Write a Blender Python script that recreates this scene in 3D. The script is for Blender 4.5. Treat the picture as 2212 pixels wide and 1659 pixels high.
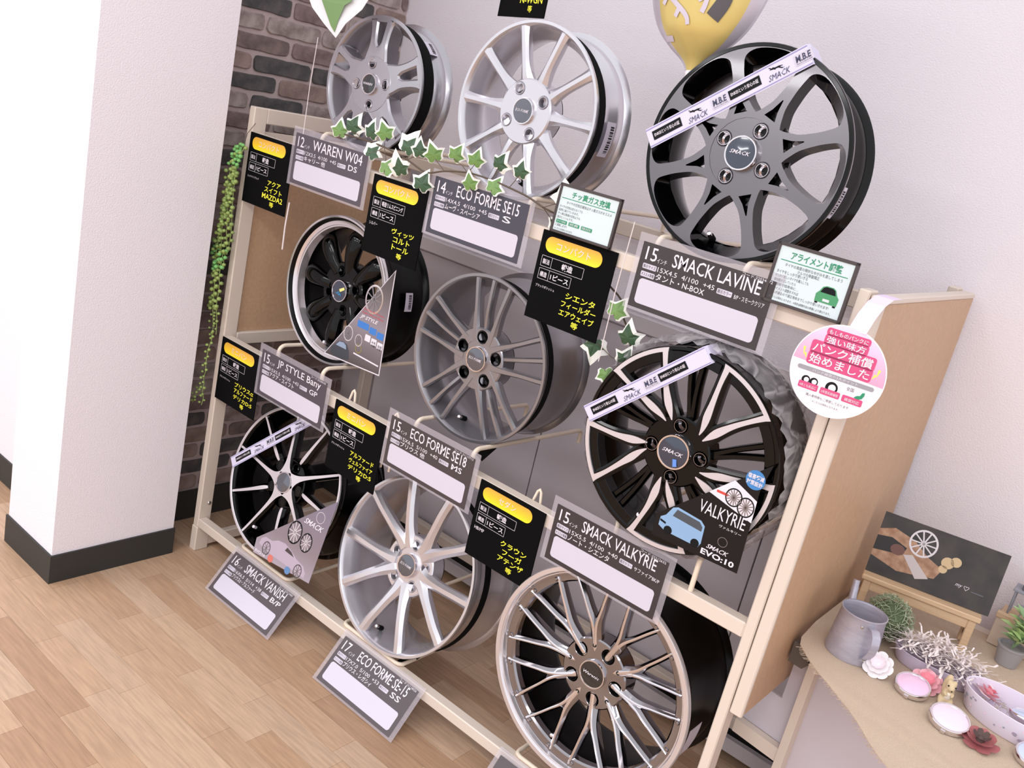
import bpy, bmesh, math, random
from math import sin, cos, pi, radians as rad
from mathutils import Matrix, Vector
from mathutils.geometry import tessellate_polygon
random.seed(7)
for o in list(bpy.data.objects): bpy.data.objects.remove(o)
scene = bpy.context.scene
COL = scene.collection

# ------------------------------------------------------------------ camera, world, lights, exposure
CAMLOC = (2.28665, -1.63428, 1.57116)
RX = (0.75093167, 0.62293302, 0.21921697)
RY = (0.34664278, -0.08927704, -0.93373893)
RZ = (-0.56208577, 0.77716411, -0.28297619)
cd = bpy.data.cameras.new('camera'); cam = bpy.data.objects.new('camera', cd); COL.objects.link(cam)
cd.sensor_width = 36; cd.sensor_fit = 'HORIZONTAL'; cd.lens = 32.5653; cd.clip_start = 0.02; cd.clip_end = 60
cam.matrix_world = Matrix(((RX[0], -RY[0], -RZ[0], CAMLOC[0]), (RX[1], -RY[1], -RZ[1], CAMLOC[1]),
                           (RX[2], -RY[2], -RZ[2], CAMLOC[2]), (0, 0, 0, 1)))
scene.camera = cam
world = bpy.data.worlds.new('world'); scene.world = world; world.use_nodes = True
bg = world.node_tree.nodes['Background']; bg.inputs[0].default_value = (0.91, 0.915, 0.95, 1); bg.inputs[1].default_value = 0.92
def lamp(name, loc, sx, sy, power, col=(1.0, 0.985, 1.0)):
    l = bpy.data.lights.new(name, 'AREA'); l.shape = 'RECTANGLE'; l.size = sx; l.size_y = sy; l.energy = power; l.color = col
    o = bpy.data.objects.new(name, l); COL.objects.link(o); o.location = loc
    return o
for lx, ly in ((-1.3, -2.2), (0.7, -2.2), (2.7, -2.2), (-0.3, -4.2), (1.7, -4.2), (3.7, -4.2)):
    lamp('ceiling_panel_light', (lx, ly, 2.66), 1.25, 0.45, 20)
vs = scene.view_settings
vs.view_transform = 'Standard'; vs.look = 'None'; vs.gamma = 1.0; vs.use_curve_mapping = False; vs.exposure = 0.50

# ------------------------------------------------------------------ helpers
def lin(c):
    return tuple(((x / 255) / 12.92 if x / 255 <= 0.04045 else ((x / 255 + 0.055) / 1.055) ** 2.4) for x in c)
MATS = {}
def mat(name, rgb, rough=0.5, metal=0.0, coat=0.0, bump=None, noise=None, alpha=None, trans=0.0, spec=0.5, emit=0.0, aniso=None):
    if name in MATS: return MATS[name]
    m = bpy.data.materials.new(name); m.use_nodes = True; MATS[name] = m
    nt = m.node_tree; b = nt.nodes['Principled BSDF']
    c = (*lin(rgb), 1)
    b.inputs['Base Color'].default_value = c; b.inputs['Roughness'].default_value = rough
    b.inputs['Metallic'].default_value = metal; b.inputs['Coat Weight'].default_value = coat; b.inputs['Coat Roughness'].default_value = 0.05
    b.inputs['Specular IOR Level'].default_value = spec
    if trans: b.inputs['Transmission Weight'].default_value = trans
    if alpha is not None: b.inputs['Alpha'].default_value = alpha
    if bump or noise:
        tc = nt.nodes.new('ShaderNodeTexCoord')
    if noise:      # (scale, rgb2, stretch)
        n = nt.nodes.new('ShaderNodeTexNoise'); n.inputs['Scale'].default_value = noise[0]; n.inputs['Detail'].default_value = 5
        mp = nt.nodes.new('ShaderNodeMapping'); mp.inputs['Scale'].default_value = noise[2] if len(noise) > 2 else (1, 1, 1)
        nt.links.new(tc.outputs['Object'], mp.inputs[0]); nt.links.new(mp.outputs[0], n.inputs['Vector'])
        r = nt.nodes.new('ShaderNodeValToRGB'); r.color_ramp.elements[0].position = 0.35; r.color_ramp.elements[1].position = 0.68
        r.color_ramp.elements[0].color = (*lin(noise[1]), 1); r.color_ramp.elements[1].color = c
        nt.links.new(n.outputs['Fac'], r.inputs[0]); nt.links.new(r.outputs[0], b.inputs['Base Color'])
    if bump:       # (scale, strength, stretch)
        n = nt.nodes.new('ShaderNodeTexNoise'); n.inputs['Scale'].default_value = bump[0]; n.inputs['Detail'].default_value = 3
        mp = nt.nodes.new('ShaderNodeMapping'); mp.inputs['Scale'].default_value = bump[2] if len(bump) > 2 else (1, 1, 1)
        nt.links.new(tc.outputs['Object'], mp.inputs[0]); nt.links.new(mp.outputs[0], n.inputs['Vector'])
        bp = nt.nodes.new('ShaderNodeBump'); bp.inputs['Strength'].default_value = bump[1]; bp.inputs['Distance'].default_value = 0.004
        nt.links.new(n.outputs['Fac'], bp.inputs['Height']); nt.links.new(bp.outputs[0], b.inputs['Normal'])
    return m

class MB:
    def __init__(s): s.v = []; s.f = []; s.m = []
    def face(s, idx, mi=0): s.f.append(tuple(idx)); s.m.append(mi)
    def box(s, a, b, mi=0, M=None):
        n = len(s.v)
        ps = [Vector((x, y, z)) for z in (a[2], b[2]) for y in (a[1], b[1]) for x in (a[0], b[0])]
        s.v += [tuple(M @ p) if M else tuple(p) for p in ps]
        for q in ((0, 2, 3, 1), (4, 5, 7, 6), (0, 1, 5, 4), (2, 6, 7, 3), (0, 4, 6, 2), (1, 3, 7, 5)): s.face([n + i for i in q], mi)
        return s
    def bbox(s, a, b, bev=0.002, mi=0):       # box with chamfered edges
        bm = bmesh.new(); bmesh.ops.create_cube(bm, size=1)
        for v in bm.verts: v.co = Vector(((a[i] + b[i]) / 2 + v.co[i] * (b[i] - a[i]) for i in range(3)))
        bmesh.ops.bevel(bm, geom=bm.edges[:], offset=bev, segments=1, affect='EDGES')
        return s.bm(bm, mi)
    def bm(s, bm, mi=0, M=None):
        n = len(s.v); bm.verts.index_update()
        s.v += [tuple(M @ v.co) if M else tuple(v.co) for v in bm.verts]
        for f in bm.faces: s.face([n + v.index for v in f.verts], mi)
        bm.free(); return s
    def lathe(s, prof, seg=64, closed=True, mi=0, a0=0.0, a1=2 * pi, axis='z', sc=(1, 1)):
        n = len(s.v); full = abs(a1 - a0 - 2 * pi) < 1e-6; N = seg if full else seg + 1; k = len(prof)
        for i in range(N):
            a = a0 + (a1 - a0) * i / seg
            for r, z in prof: s.v.append((r * cos(a) * sc[0], r * sin(a) * sc[1], z))
        for i in range(seg):
            j = (i + 1) % N
            for q in range(k if closed else k - 1):
                w = (q + 1) % k
                s.face((n + i * k + q, n + j * k + q, n + j * k + w, n + i * k + w), mi)
        return s
    def disc(s, r, z, seg=40, mi=0, c=(0, 0)):
        n = len(s.v); s.v += [(c[0] + r * cos(2 * pi * i / seg), c[1] + r * sin(2 * pi * i / seg), z) for i in range(seg)]
        s.face(range(n, n + seg), mi); return s
    def tube(s, pts, r, seg=8, mi=0, caps=True):
        n = len(s.v); P = [Vector(p) for p in pts]; R = r if isinstance(r, (list, tuple)) else [r] * len(P)
        up = None
        for i, p in enumerate(P):
            t = (P[min(i + 1, len(P) - 1)] - P[max(i - 1, 0)]).normalized()
            if up is None:
                up = Vector((0, 0, 1)) if abs(t.z) < 0.9 else Vector((1, 0, 0))
            x = t.cross(up).normalized(); up = x.cross(t).normalized()
            for q in range(seg):
                a = 2 * pi * q / seg; s.v.append(tuple(p + (x * cos(a) + up * sin(a)) * R[i]))
        for i in range(len(P) - 1):
            for q in range(seg):
                w = (q + 1) % seg
                s.face((n + i * seg + q, n + i * seg + w, n + (i + 1) * seg + w, n + (i + 1) * seg + q), mi)
        if caps:
            s.face([n + q for q in range(seg)][::-1], mi); s.face([n + (len(P) - 1) * seg + q for q in range(seg)], mi)
        return s
    def plate(s, loops, zf, th, ch=0.0, mf=0, ms=0, draft=0.0, back=True, rmax=None):
        """2-D loops (outer first, then holes) -> plate with front at zf(x,y), chamfer ch, walls of depth th"""
        zf = zf if callable(zf) else (lambda x, y, _z=zf: _z)
        L = []
        for k, lp in enumerate(loops):
            area = sum(lp[i][0] * lp[(i + 1) % len(lp)][1] - lp[(i + 1) % len(lp)][0] * lp[i][1] for i in range(len(lp)))
            if (area > 0) != (k == 0): lp = lp[::-1]
            L.append([Vector((p[0], p[1])) for p in lp])
        def off(lp, d):
            r = []
            for i, p in enumerate(lp):
                a = (p - lp[i - 1]); b = (lp[(i + 1) % len(lp)] - p)
                na = Vector((-a.y, a.x)).normalized() if a.length > 1e-9 else Vector((0, 0))
                nb = Vector((-b.y, b.x)).normalized() if b.length > 1e-9 else na
                m = na + nb
                m = m.normalized() if m.length > 1e-6 else na
                dd = d / max(0.5, m.dot(na) if m.length else 1)
                r.append(p + m * dd)
            return r
        F = [off(lp, ch) if ch else lp for lp in L]
        tri = tessellate_polygon([[Vector((p.x, p.y, 0)) for p in lp] for lp in F])
        base = len(s.v); starts = []
        for lp in F:
            starts.append(len(s.v))
            s.v += [(p.x, p.y, zf(p.x, p.y)) for p in lp]
        for t in tri:
            a, b, c = (Vector(s.v[base + i]) for i in t)
            t = t if (b - a).cross(c - a).z > 0 else t[::-1]
            s.face([base + i for i in t], mf)
        bk = []
        for k, lp in enumerate(L):
            n = len(lp); prev = starts[k]
            if ch:
                m0 = len(s.v); s.v += [(p.x, p.y, zf(p.x, p.y) - ch) for p in lp]
                for i in range(n): j = (i + 1) % n; s.face((prev + i, m0 + i, m0 + j, prev + j), ms)
                prev = m0
            D = off(lp, -draft) if draft else lp
            if rmax: D = [p * min(1.0, rmax / max(p.length, 1e-6)) for p in D]
            m1 = len(s.v); s.v += [(p.x, p.y, zf(p.x, p.y) - th) for p in D]
            for i in range(n): j = (i + 1) % n; s.face((prev + i, m1 + i, m1 + j, prev + j), ms)
            bk.append(m1)
        if back:
            flat = [m + i for m, lp in zip(bk, L) for i in range(len(lp))]
            for t in tri:
                a, b, c = (Vector(s.v[flat[i]]) for i in t)
                t = t if (b - a).cross(c - a).z < 0 else t[::-1]
                s.face([flat[i] for i in t], ms)
        return s
    def mesh(s, name, mats, smooth=None, fixn=False):
        me = bpy.data.meshes.new(name); me.from_pydata(s.v, [], s.f)
        for m in (mats if isinstance(mats, (list, tuple)) else [mats]): me.materials.append(m)
        me.polygons.foreach_set('material_index', s.m)
        if fixn:
            bm = bmesh.new(); bm.from_mesh(me); bmesh.ops.recalc_face_normals(bm, faces=bm.faces); bm.to_mesh(me); bm.free()
        if smooth:
            me.polygons.foreach_set('use_smooth', [True] * len(me.polygons)); me.set_sharp_from_angle(angle=rad(smooth))
        me.update(); return me
    def obj(s, name, mats, parent=None, smooth=None, M=None, fixn=False):
        return link(name, s.mesh(name, mats, smooth, fixn), parent, M)
def link(name, data, parent=None, M=None):
    o = bpy.data.objects.new(name, data); COL.objects.link(o)
    if parent is not None: o.parent = parent
    if M is not None: o.matrix_local = M
    return o
def tag(o, label, cat, group=None, kind=None):
    o['label'] = label; o['category'] = cat
    if group: o['group'] = group
    if kind: o['kind'] = kind
    return o
def empty(name, M=None, label=None, cat=None, group=None):
    o = bpy.data.objects.new(name, None); COL.objects.link(o); o.empty_display_size = 0.05
    if M is not None: o.matrix_world = M
    if label: tag(o, label, cat, group)
    return o
def struct(o, label=None, cat=None):
    o['kind'] = 'structure'
    if label: o['label'] = label; o['category'] = cat
    return o
def frame(org, u, v):
    u = Vector(u).normalized(); v = Vector(v); v = (v - u * v.dot(u)).normalized(); n = u.cross(v)
    return Matrix(((u.x, v.x, n.x, org[0]), (u.y, v.y, n.y, org[1]), (u.z, v.z, n.z, org[2]), (0, 0, 0, 1)))
_fc = bpy.data.curves.new('letters', 'FONT'); _fo = bpy.data.objects.new('letters', _fc)
def text_into(mb, s, x, y, h=None, w=None, bold=0.0, shear=0.0, al='l', res=2, rot=0.0):
    """flat letters fitted into a box: left/centre x, bottom y, ink height h, ink width w"""
    _fc.body = s; _fc.resolution_u = res; _fc.offset = bold; _fc.shear = shear
    me = bpy.data.meshes.new_from_object(_fo)
    if not len(me.vertices): return
    xs = [v.co.x for v in me.vertices]; ys = [v.co.y for v in me.vertices]
    x0, x1, y0, y1 = min(xs), max(xs), min(ys), max(ys)
    sy = h / (y1 - y0) if h else None; sx = w / (x1 - x0) if w else None
    sy = sy or sx; sx = sx or sy
    W = (x1 - x0) * sx
    ox = x - (W / 2 if al == 'c' else W if al == 'r' else 0)
    n = len(mb.v); c, sn = cos(rot), sin(rot)
    for v in me.vertices:
        px, py = (v.co.x - x0) * sx + ox - x, (v.co.y - y0) * sy
        mb.v.append((x + px * c - py * sn, y + px * sn + py * c, 0.0))
    for p in me.polygons: mb.face([n + i for i in p.vertices])
    bpy.data.meshes.remove(me)
def lettering(name, items, m, parent, z):
    mb = MB()
    for it in items: text_into(mb, **it)
    mb.v = [(a, b, z) for a, b, c in mb.v]
    return mb.obj(name, m, parent)
def rrect(x, y, w, h, r, n=5):
    p = []
    for cx, cy, a in ((x + w - r, y + h - r, 0), (x + r, y + h - r, 90), (x + r, y + r, 180), (x + w - r, y + r, 270)):
        for i in range(n + 1):
            t = rad(a + 90 * i / n); p.append((cx + r * cos(t), cy + r * sin(t)))
    return p
def circ(cx, cy, r, n=24, sy=1.0): return [(cx + r * cos(2 * pi * i / n), cy + r * sy * sin(2 * pi * i / n)) for i in range(n)]
def flat(name, loops, m, parent, z, th=0.0004):
    return MB().plate(loops, z, th).obj(name, m, parent)

# ------------------------------------------------------------------ materials
M_wall = mat('white_textured_wallpaper', (236, 228, 234), 0.85, bump=(260, 0.35))
M_base = mat('dark_vinyl_baseboard', (46, 46, 46), 0.5)
M_mortar = mat('pale_mortar', (190, 172, 170), 0.9, bump=(300, 0.4))
M_brick = [mat('brick_tone_a', (136, 119, 113), 0.9, noise=(28, (104, 92, 90)), bump=(160, 0.5)),
           mat('brick_tone_b', (160, 139, 132), 0.9, noise=(22, (130, 110, 104)), bump=(160, 0.5)),
           mat('brick_tone_c', (96, 91, 90), 0.9, noise=(30, (70, 69, 70)), bump=(160, 0.5)),
           mat('brick_tone_d', (176, 163, 158), 0.9, noise=(26, (132, 118, 112)), bump=(160, 0.5)),
           mat('brick_tone_e', (146, 126, 124), 0.9, noise=(24, (116, 97, 97)), bump=(160, 0.5))]
WOOD = [(196, 161, 132), (187, 151, 121), (203, 170, 142), (178, 142, 113), (191, 156, 127), (198, 166, 139)]
M_wood = [mat('floor_wood_tone_%s' % 'abcdef'[i], c, 0.42, noise=(9, tuple(int(x * 0.9) for x in c), (1.2, 14, 1))) for i, c in enumerate(WOOD)]
M_ivory = mat('ivory_painted_steel', (216, 201, 188), 0.42)
M_mdf = mat('tan_melamine_board', (196, 160, 128), 0.5, noise=(90, (188, 152, 121)))
M_grey = mat('grey_back_board', (196, 187, 194), 0.6)
M_ledge = mat('pale_grey_ledge', (206, 197, 202), 0.55)
M_wire = mat('ivory_coated_wire', (234, 216, 196), 0.35)
M_screw = mat('screw_steel', (190, 185, 182), 0.25, 1.0)
M_silver = mat('silver_wheel_paint', (214, 211, 217), 0.27, 0.8, coat=0.4)
M_bright = mat('bright_silver_wheel_paint', (208, 205, 211), 0.25, 0.78, coat=0.4)
M_dsilver = mat('deep_silver_wheel_paint', (170, 166, 172), 0.27, 0.75, coat=0.4)
M_gun = mat('gunmetal_wheel_paint', (146, 143, 148), 0.28, 0.75, coat=0.4)
M_black = mat('gloss_black_wheel_paint', (3, 3, 4), 0.10, 0.0, coat=0.0, spec=0.28)
M_blackin = mat('black_barrel_and_hole_shade', (4, 4, 5), 0.3, 0.0, spec=0.2)  # barrel paint, also the shade painted inside some lug holes
M_mach = mat('machined_aluminium_face', (214, 207, 212), 0.36, 0.5)
M_smoke = mat('smoked_machined_face', (108, 104, 108), 0.26, 0.8, coat=0.6)
M_chrome = mat('polished_lip', (226, 221, 224), 0.09, 1.0)
M_lip = mat('brushed_polished_lip', (222, 216, 219), 0.18, 0.7)
M_dchrome = mat('dark_chrome', (150, 146, 150), 0.12, 1.0, coat=0.5)
M_hole = mat('lug_hole_shadow_black', (14, 14, 15), 0.6)
M_strap = mat('black_cloth_strap', (10, 10, 11), 0.9, spec=0.15)
M_capblk = mat('black_cap_enamel', (14, 15, 18), 0.1, coat=1.0)
M_capblue = mat('navy_cap_enamel', (36, 46, 66), 0.12, coat=1.0)
M_capgrey = mat('slate_cap_enamel', (96, 98, 108), 0.12, 0.6, coat=1.0)
M_white = mat('white_print', (224, 216, 224), 0.55)
M_paper = mat('white_paper', (203, 196, 210), 0.6)
M_yel = mat('yellow_print', (244, 238, 60), 0.6)
M_card = mat('black_card', (6, 6, 7), 0.8, spec=0.10)
M_green = mat('green_print', (38, 138, 98), 0.6)
M_frame = mat('dark_brown_sign_frame', (66, 56, 56), 0.5)
M_mint = mat('pale_mint_paper', (206, 217, 219), 0.5)
M_greytx = mat('grey_print', (96, 98, 102), 0.6)
M_lilac = mat('lilac_print', (150, 144, 190), 0.6)
M_band = mat('lavender_white_band_paper', (212, 206, 228), 0.5)
M_inkblk = mat('black_print', (16, 16, 19), 0.6, spec=0.2)
def gradient(name, stops, axis='Y', lo=0.0, hi=1.0, rough=0.4):
    m = bpy.data.materials.new(name); m.use_nodes = True; nt = m.node_tree; b = nt.nodes['Principled BSDF']; b.inputs['Roughness'].default_value = rough
    tc = nt.nodes.new('ShaderNodeTexCoord'); sp = nt.nodes.new('ShaderNodeSeparateXYZ'); mr = nt.nodes.new('ShaderNodeMapRange')
    mr.inputs[1].default_value = lo; mr.inputs[2].default_value = hi; r = nt.nodes.new('ShaderNodeValToRGB')
    while len(r.color_ramp.elements) < len(stops): r.color_ramp.elements.new(0.5)
    for e, (p, c) in zip(r.color_ramp.elements, stops): e.position = p; e.color = (*lin(c), 1)
    nt.links.new(tc.outputs['Object'], sp.inputs[0]); nt.links.new(sp.outputs[axis], mr.inputs[0]); nt.links.new(mr.outputs[0], r.inputs[0])
    nt.links.new(r.outputs[0], b.inputs['Base Color']); return m
M_gold = gradient('gold_badge_print', [(0.0, (250, 226, 40)), (0.4, (246, 200, 46)), (1.0, (222, 164, 66))], 'Y', -0.044, -0.010)
def clear(name, tint, alpha, rough=0.08):
    m = bpy.data.materials.new(name); m.use_nodes = True; nt = m.node_tree; b = nt.nodes['Principled BSDF']
    b.inputs['Base Color'].default_value = (*lin(tint), 1); b.inputs['Roughness'].default_value = rough; b.inputs['Alpha'].default_value = alpha
    return m
M_sleeve = clear('clear_vinyl_sleeve', (214, 206, 216), 0.22)
M_film = clear('crumpled_clear_film', (236, 230, 234), 0.26, 0.3)
nt = M_film.node_tree; _n = nt.nodes.new('ShaderNodeTexNoise'); _n.inputs['Scale'].default_value = 13; _n.inputs['Detail'].default_value = 2; _n.inputs['Distortion'].default_value = 0.7
_t = nt.nodes.new('ShaderNodeTexCoord'); _r = nt.nodes.new('ShaderNodeValToRGB'); nt.links.new(_t.outputs['Object'], _n.inputs['Vector']); nt.links.new(_n.outputs['Fac'], _r.inputs[0])
for _e, (_p, _v) in zip([_r.color_ramp.elements[0], _r.color_ramp.elements[1]] + [_r.color_ramp.elements.new(0.5) for _ in range(2)], ((0.40, 0.12), (0.64, 0.14), (0.505, 0.46), (0.56, 0.17))): _e.position = _p; _e.color = (_v, _v, _v, 1)
nt.links.new(_r.outputs[0], nt.nodes['Principled BSDF'].inputs['Alpha'])
M_thread = clear('nylon_thread', (240, 228, 228), 0.75, 0.2)

# ------------------------------------------------------------------ the setting
def sbox(name, a, b, m, label=None, cat=None):
    return struct(MB().box(a, b).obj(name, m), label, cat)
WY = 0.70
fl = sbox('floor', (-3.5, -4.5, -0.06), (6.5, 8.5, -0.004), M_wood[1], 'oak-toned plank floor under the wheel rack', 'floor')
# planks in view, each a piece of its own
pw = 0.0748
row = 0; y = -0.98
while y < WY - 0.01:
    x = -0.42 - random.random() * 0.3; prev = -1
    while x < 1.95:
        L = random.choice((0.26, 0.3, 0.34, 0.38, 0.44)); 
        k = random.choice([i for i in range(6) if i != prev]); prev = k
        y1 = min(y + pw - 0.0006, WY)
        MB().box((x, y, -0.004), (x + L - 0.0006, y1, 0.0)).obj('plank', M_wood[k], fl)
        x += L
    y += pw; row += 1
sbox('wall_back', (-0.30, WY, 0), (4.2, WY + 0.12, 2.7), M_wall, 'white textured wall behind the wheel rack', 'wall')
wl = sbox('wall_left', (-0.32, -0.07, 0), (-0.186, WY, 2.7), M_mortar, 'weathered brick side wall left of the rack', 'brick wall')
sbox('wall_pillar', (-0.272, -0.45, 0), (0.0, -0.07, 2.7), M_wall, 'white textured pillar at the left', 'pillar')
sbox('wall_far_left', (-3.0, -0.30, 0), (-0.272, -0.18, 2.7), M_wall, 'white wall left of the pillar', 'wall')
BH = 0.088
sbox('baseboard_pillar_front', (-0.278, -0.456, 0), (0.006, -0.45, BH), M_base)
sbox('baseboard_pillar_side', (0.0, -0.45, 0), (0.006, -0.066, BH), M_base)
sbox('baseboard_far_left', (-3.0, -0.306, 0), (-0.278, -0.30, BH), M_base)
sbox('baseboard_left', (-0.18, -0.07, 0), (-0.172, WY, 0.105), M_base)
sbox('baseboard_back', (-0.172, WY - 0.008, 0), (4.2, WY, 0.105), M_base)
# bricks
pitch = 0.0575; z = 0.112; r = 0
def brick_mesh(w, h, d, sd):
    rnd = random.Random(sd); bm = bmesh.new()
    n = 7; loop = []
    pts = rrect(-w / 2, -h / 2, w, h, min(h * 0.28, 0.012), 2)
    dense = []
    for i, p in enumerate(pts):
        q = pts[(i + 1) % len(pts)]; dist = math.hypot(q[0] - p[0], q[1] - p[1]); k = max(1, int(dist / 0.025))
        for j in range(k): dense.append((p[0] + (q[0] - p[0]) * j / k + rnd.uniform(-1, 1) * 0.0018, p[1] + (q[1] - p[1]) * j / k + rnd.uniform(-1, 1) * 0.0018))
    return MB().plate([dense], d, d + 0.001, ch=0.0022, back=False)
FRB = Matrix(((0, 0, 1, 0), (1, 0, 0, 0), (0, 1, 0, 0), (0, 0, 0, 1)))   # local x->Y, y->Z, z->X
while z < 2.3:
    y = -0.07 - (0.11 if r % 2 else 0.0) - random.random() * 0.02
    while y < WY:
        w = random.choice((0.2, 0.205, 0.212, 0.216)); a = max(y, -0.069); b = min(y + w, WY - 0.001)
        if b - a > 0.02:
            o = brick_mesh(b - a - 0.006, 0.046 + random.uniform(-0.002, 0.003), 0.005 + random.random() * 0.003, r * 50 + int(y * 99)).obj('brick', random.choice(M_brick), wl)
            o.matrix_world = Matrix.Translation((-0.186, (a + b) / 2, z + 0.024)) @ FRB
        y += w + 0.006
    z += pitch; r += 1
# ------------------------------------------------------------------ the wheel rack
rack = empty('display_rack', None, 'three-tier ivory steel wheel rack with tan side panel and grey back boards', 'display rack')
def rp(name, a, b, m=M_ivory, bev=0.0025): return MB().bbox(a, b, bev).obj(name, m, rack)
rp('post', (0.0, 0.0, 0.085), (0.025, 0.045, 1.405)); rp('post_foot', (-0.002, -0.002, 0.0), (0.027, 0.047, 0.085))
rp('post', (0.0, 0.605, 0.0), (0.025, 0.65, 1.405)); rp('top_rail', (0.002, 0.045, 1.362), (0.025, 0.605, 1.405))
rp('side_rail', (0.002, 0.045, 1.30), (0.014, 0.605, 1.34)); rp('side_rail', (0.002, 0.045, 0.700), (0.027, 0.605, 0.738))
rp('side_rail', (0.002, 0.045, 0.012), (0.025, 0.605, 0.046))
rp('side_board', (0.006, 0.045, 0.738), (0.012, 0.605, 1.30), M_mdf, 0.001)
rp('post', (1.779, 0.0, 0.0), (1.801, 0.045, 1.405)); rp('post', (1.779, 0.605, 0.0), (1.801, 0.65, 1.405))
rp('front_bar', (0.025, 0.0, 1.303), (1.779, 0.03, 1.336)); rp('front_bar', (0.025, 0.0, 0.697), (1.779, 0.03, 0.730)); rp('front_bar', (0.025, 0.0, 0.086), (1.779, 0.03, 0.116))
rp('back_rail', (0.025, 0.62, 1.292), (1.779, 0.648, 1.334)); rp('back_rail', (0.025, 0.61, 0.112), (1.779, 0.64, 0.148))
for i, (x0, x1) in enumerate(((0.027, 0.781), (0.785, 1.542), (1.546, 1.778))):
    rp('back_board', (x0, 0.655, 0.12), (x1, 0.663, 1.040), M_grey, 0.001)
rp('back_ledge', (0.027, 0.640, 1.046), (1.778, 0.663, 1.090), M_ledge); rp('back_plinth', (0.027, 0.640, 0.02), (1.778, 0.663, 0.062), M_ledge)
rp('end_panel', (1.8045, 0.012, 0.542), (1.8285, 0.65, 1.388), M_mdf, 0.001)
rp('end_panel_edge', (1.8035, 0.0, 0.54), (1.8295, 0.012, 1.400)); rp('end_panel_edge', (1.8035, 0.012, 1.388), (1.8295, 0.652, 1.400))
for p in ((0.0145, 0.085, 1.322), (0.0255, 0.032, 0.165), (0.0255, 0.628, 1.325), (0.0255, 0.628, 1.29)):
    mb = MB().lathe([(0.0, 0.004), (0.004, 0.0035), (0.0068, 0.001), (0.007, -0.002)], 14, False)
    o = mb.obj('screw', M_screw, rack, 60); o.matrix_world = Matrix.Translation(p) @ Matrix.Rotation(pi / 2, 4, 'Y')
def rod(pts, r=0.0058, name='cradle_wire'): return MB().tube(pts, r, 8).obj(name, M_wire, rack, 60)
def cradle(x, zb, zw, yend):
    a = [(x, 0.010, zb - 0.006), (x, 0.010, zw - 0.022)]
    a += [(x, 0.010 + 0.02 * (1 - cos(t)), zw - 0.02 + 0.02 * sin(t)) for t in (0.4, 0.8, 1.2, pi / 2)]
    a += [(x, yend, zw - 0.012), (x, yend + 0.008, zw - 0.02), (x, yend + 0.008, zw - 0.05)]
    rod(a)
def loopfront(x0, x1, z, yend):
    c = 0.016
    pts = [(x0, yend, z - 0.004), (x0, 0.012 + c, z)] + [(x0 + c - c * cos(t), 0.012 + c - c * sin(t), z) for t in (0.5, 1.0, pi / 2)]
    pts += [(x1 - c + c * sin(t), 0.012 + c - c * cos(t), z) for t in (0.0, 0.55, 1.1, pi / 2)] + [(x1, yend, z - 0.004)]
    rod(pts)

# ------------------------------------------------------------------ wheels
def rim_prof(R, w):
    return [(R, -0.004), (R - 0.0015, 0), (R - 0.008, 0), (R - 0.0115, -0.004), (R - 0.0155, -0.012), (R - 0.020, -0.028), (R - 0.034, -0.050),
            (R - 0.034, -w * 0.55), (R - 0.021, -w + 0.02), (R - 0.016, -w + 0.004), (R - 0.010, -w), (R - 0.002, -w), (R, -w + 0.004),
            (R - 0.004, -w + 0.010), (R - 0.012, -w + 0.016), (R - 0.0145, -w * 0.72), (R - 0.026, -w * 0.62), (R - 0.026, -0.056), (R - 0.0145, -0.044), (R - 0.012, -0.016), (R - 0.004, -0.010)]
def loft(st, crown=0.0, mf=0, ms=1, closed_tip=True):
    """st: (x, y, zfront, half_front, half_shoulder, shoulder_drop, depth)"""
    mb = MB(); P = [Vector((s[0], s[1])) for s in st]; n = 8
    for i, s in enumerate(st):
        t = (P[min(i + 1, len(P) - 1)] - P[max(i - 1, 0)]).normalized(); l = Vector((-t.y, t.x))
        x, y, z, wf, ws, sh, th = s
        for a, q in ((-ws, z - sh), (-wf, z), (0, z + crown), (wf, z), (ws, z - sh), (ws * 1.02, z - th * 0.6), (ws * 0.55, z - th), (-ws * 0.55, z - th)):
            mb.v.append((x + l.x * a, y + l.y * a, q))
        # one more vertex closes the section
        mb.v.append((x - l.x * ws * 1.02, y - l.y * ws * 1.02, z - th * 0.6))
    n = 9
    for i in range(len(st) - 1):
        for q in range(n):
            w = (q + 1) % n
            mb.face((i * n + q, (i + 1) * n + q, (i + 1) * n + w, i * n + w), mf if q in (1, 2) else ms)
    mb.face([q for q in range(n)][::-1], ms); mb.face([(len(st) - 1) * n + q for q in range(n)], ms)
    return mb
def pl(r, a): return (r * cos(rad(a)), r * sin(rad(a)))
def interp(st, n):
    """smooth stations given in (r, ang, ...) by Catmull-Rom"""
    out = []
    for i in range(len(st) - 1):
        p0, p1, p2, p3 = st[max(i - 1, 0)], st[i], st[i + 1], st[min(i + 2, len(st) - 1)]
        for k in range(n):
            t = k / n
            out.append(tuple(0.5 * (2 * b + (c - a) * t + (2 * a - 5 * b + 4 * c - d) * t * t + (3 * b - a - 3 * c + d) * t ** 3) for a, b, c, d in zip(p0, p1, p2, p3)))
    out.append(tuple(st[-1])); return out
def polar_loft(R, st, n=4, crown=0.0, mf=0, ms=1):
    return loft([(*pl(s[0] * R, s[1]), *s[2:]) for s in interp(st, n)], crown, mf, ms)
def spin(root, me, angs, name='spoke'):
    for a in angs: link(name, me, root, Matrix.Rotation(rad(a), 4, 'Z'))
WHEELS = {}
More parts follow.
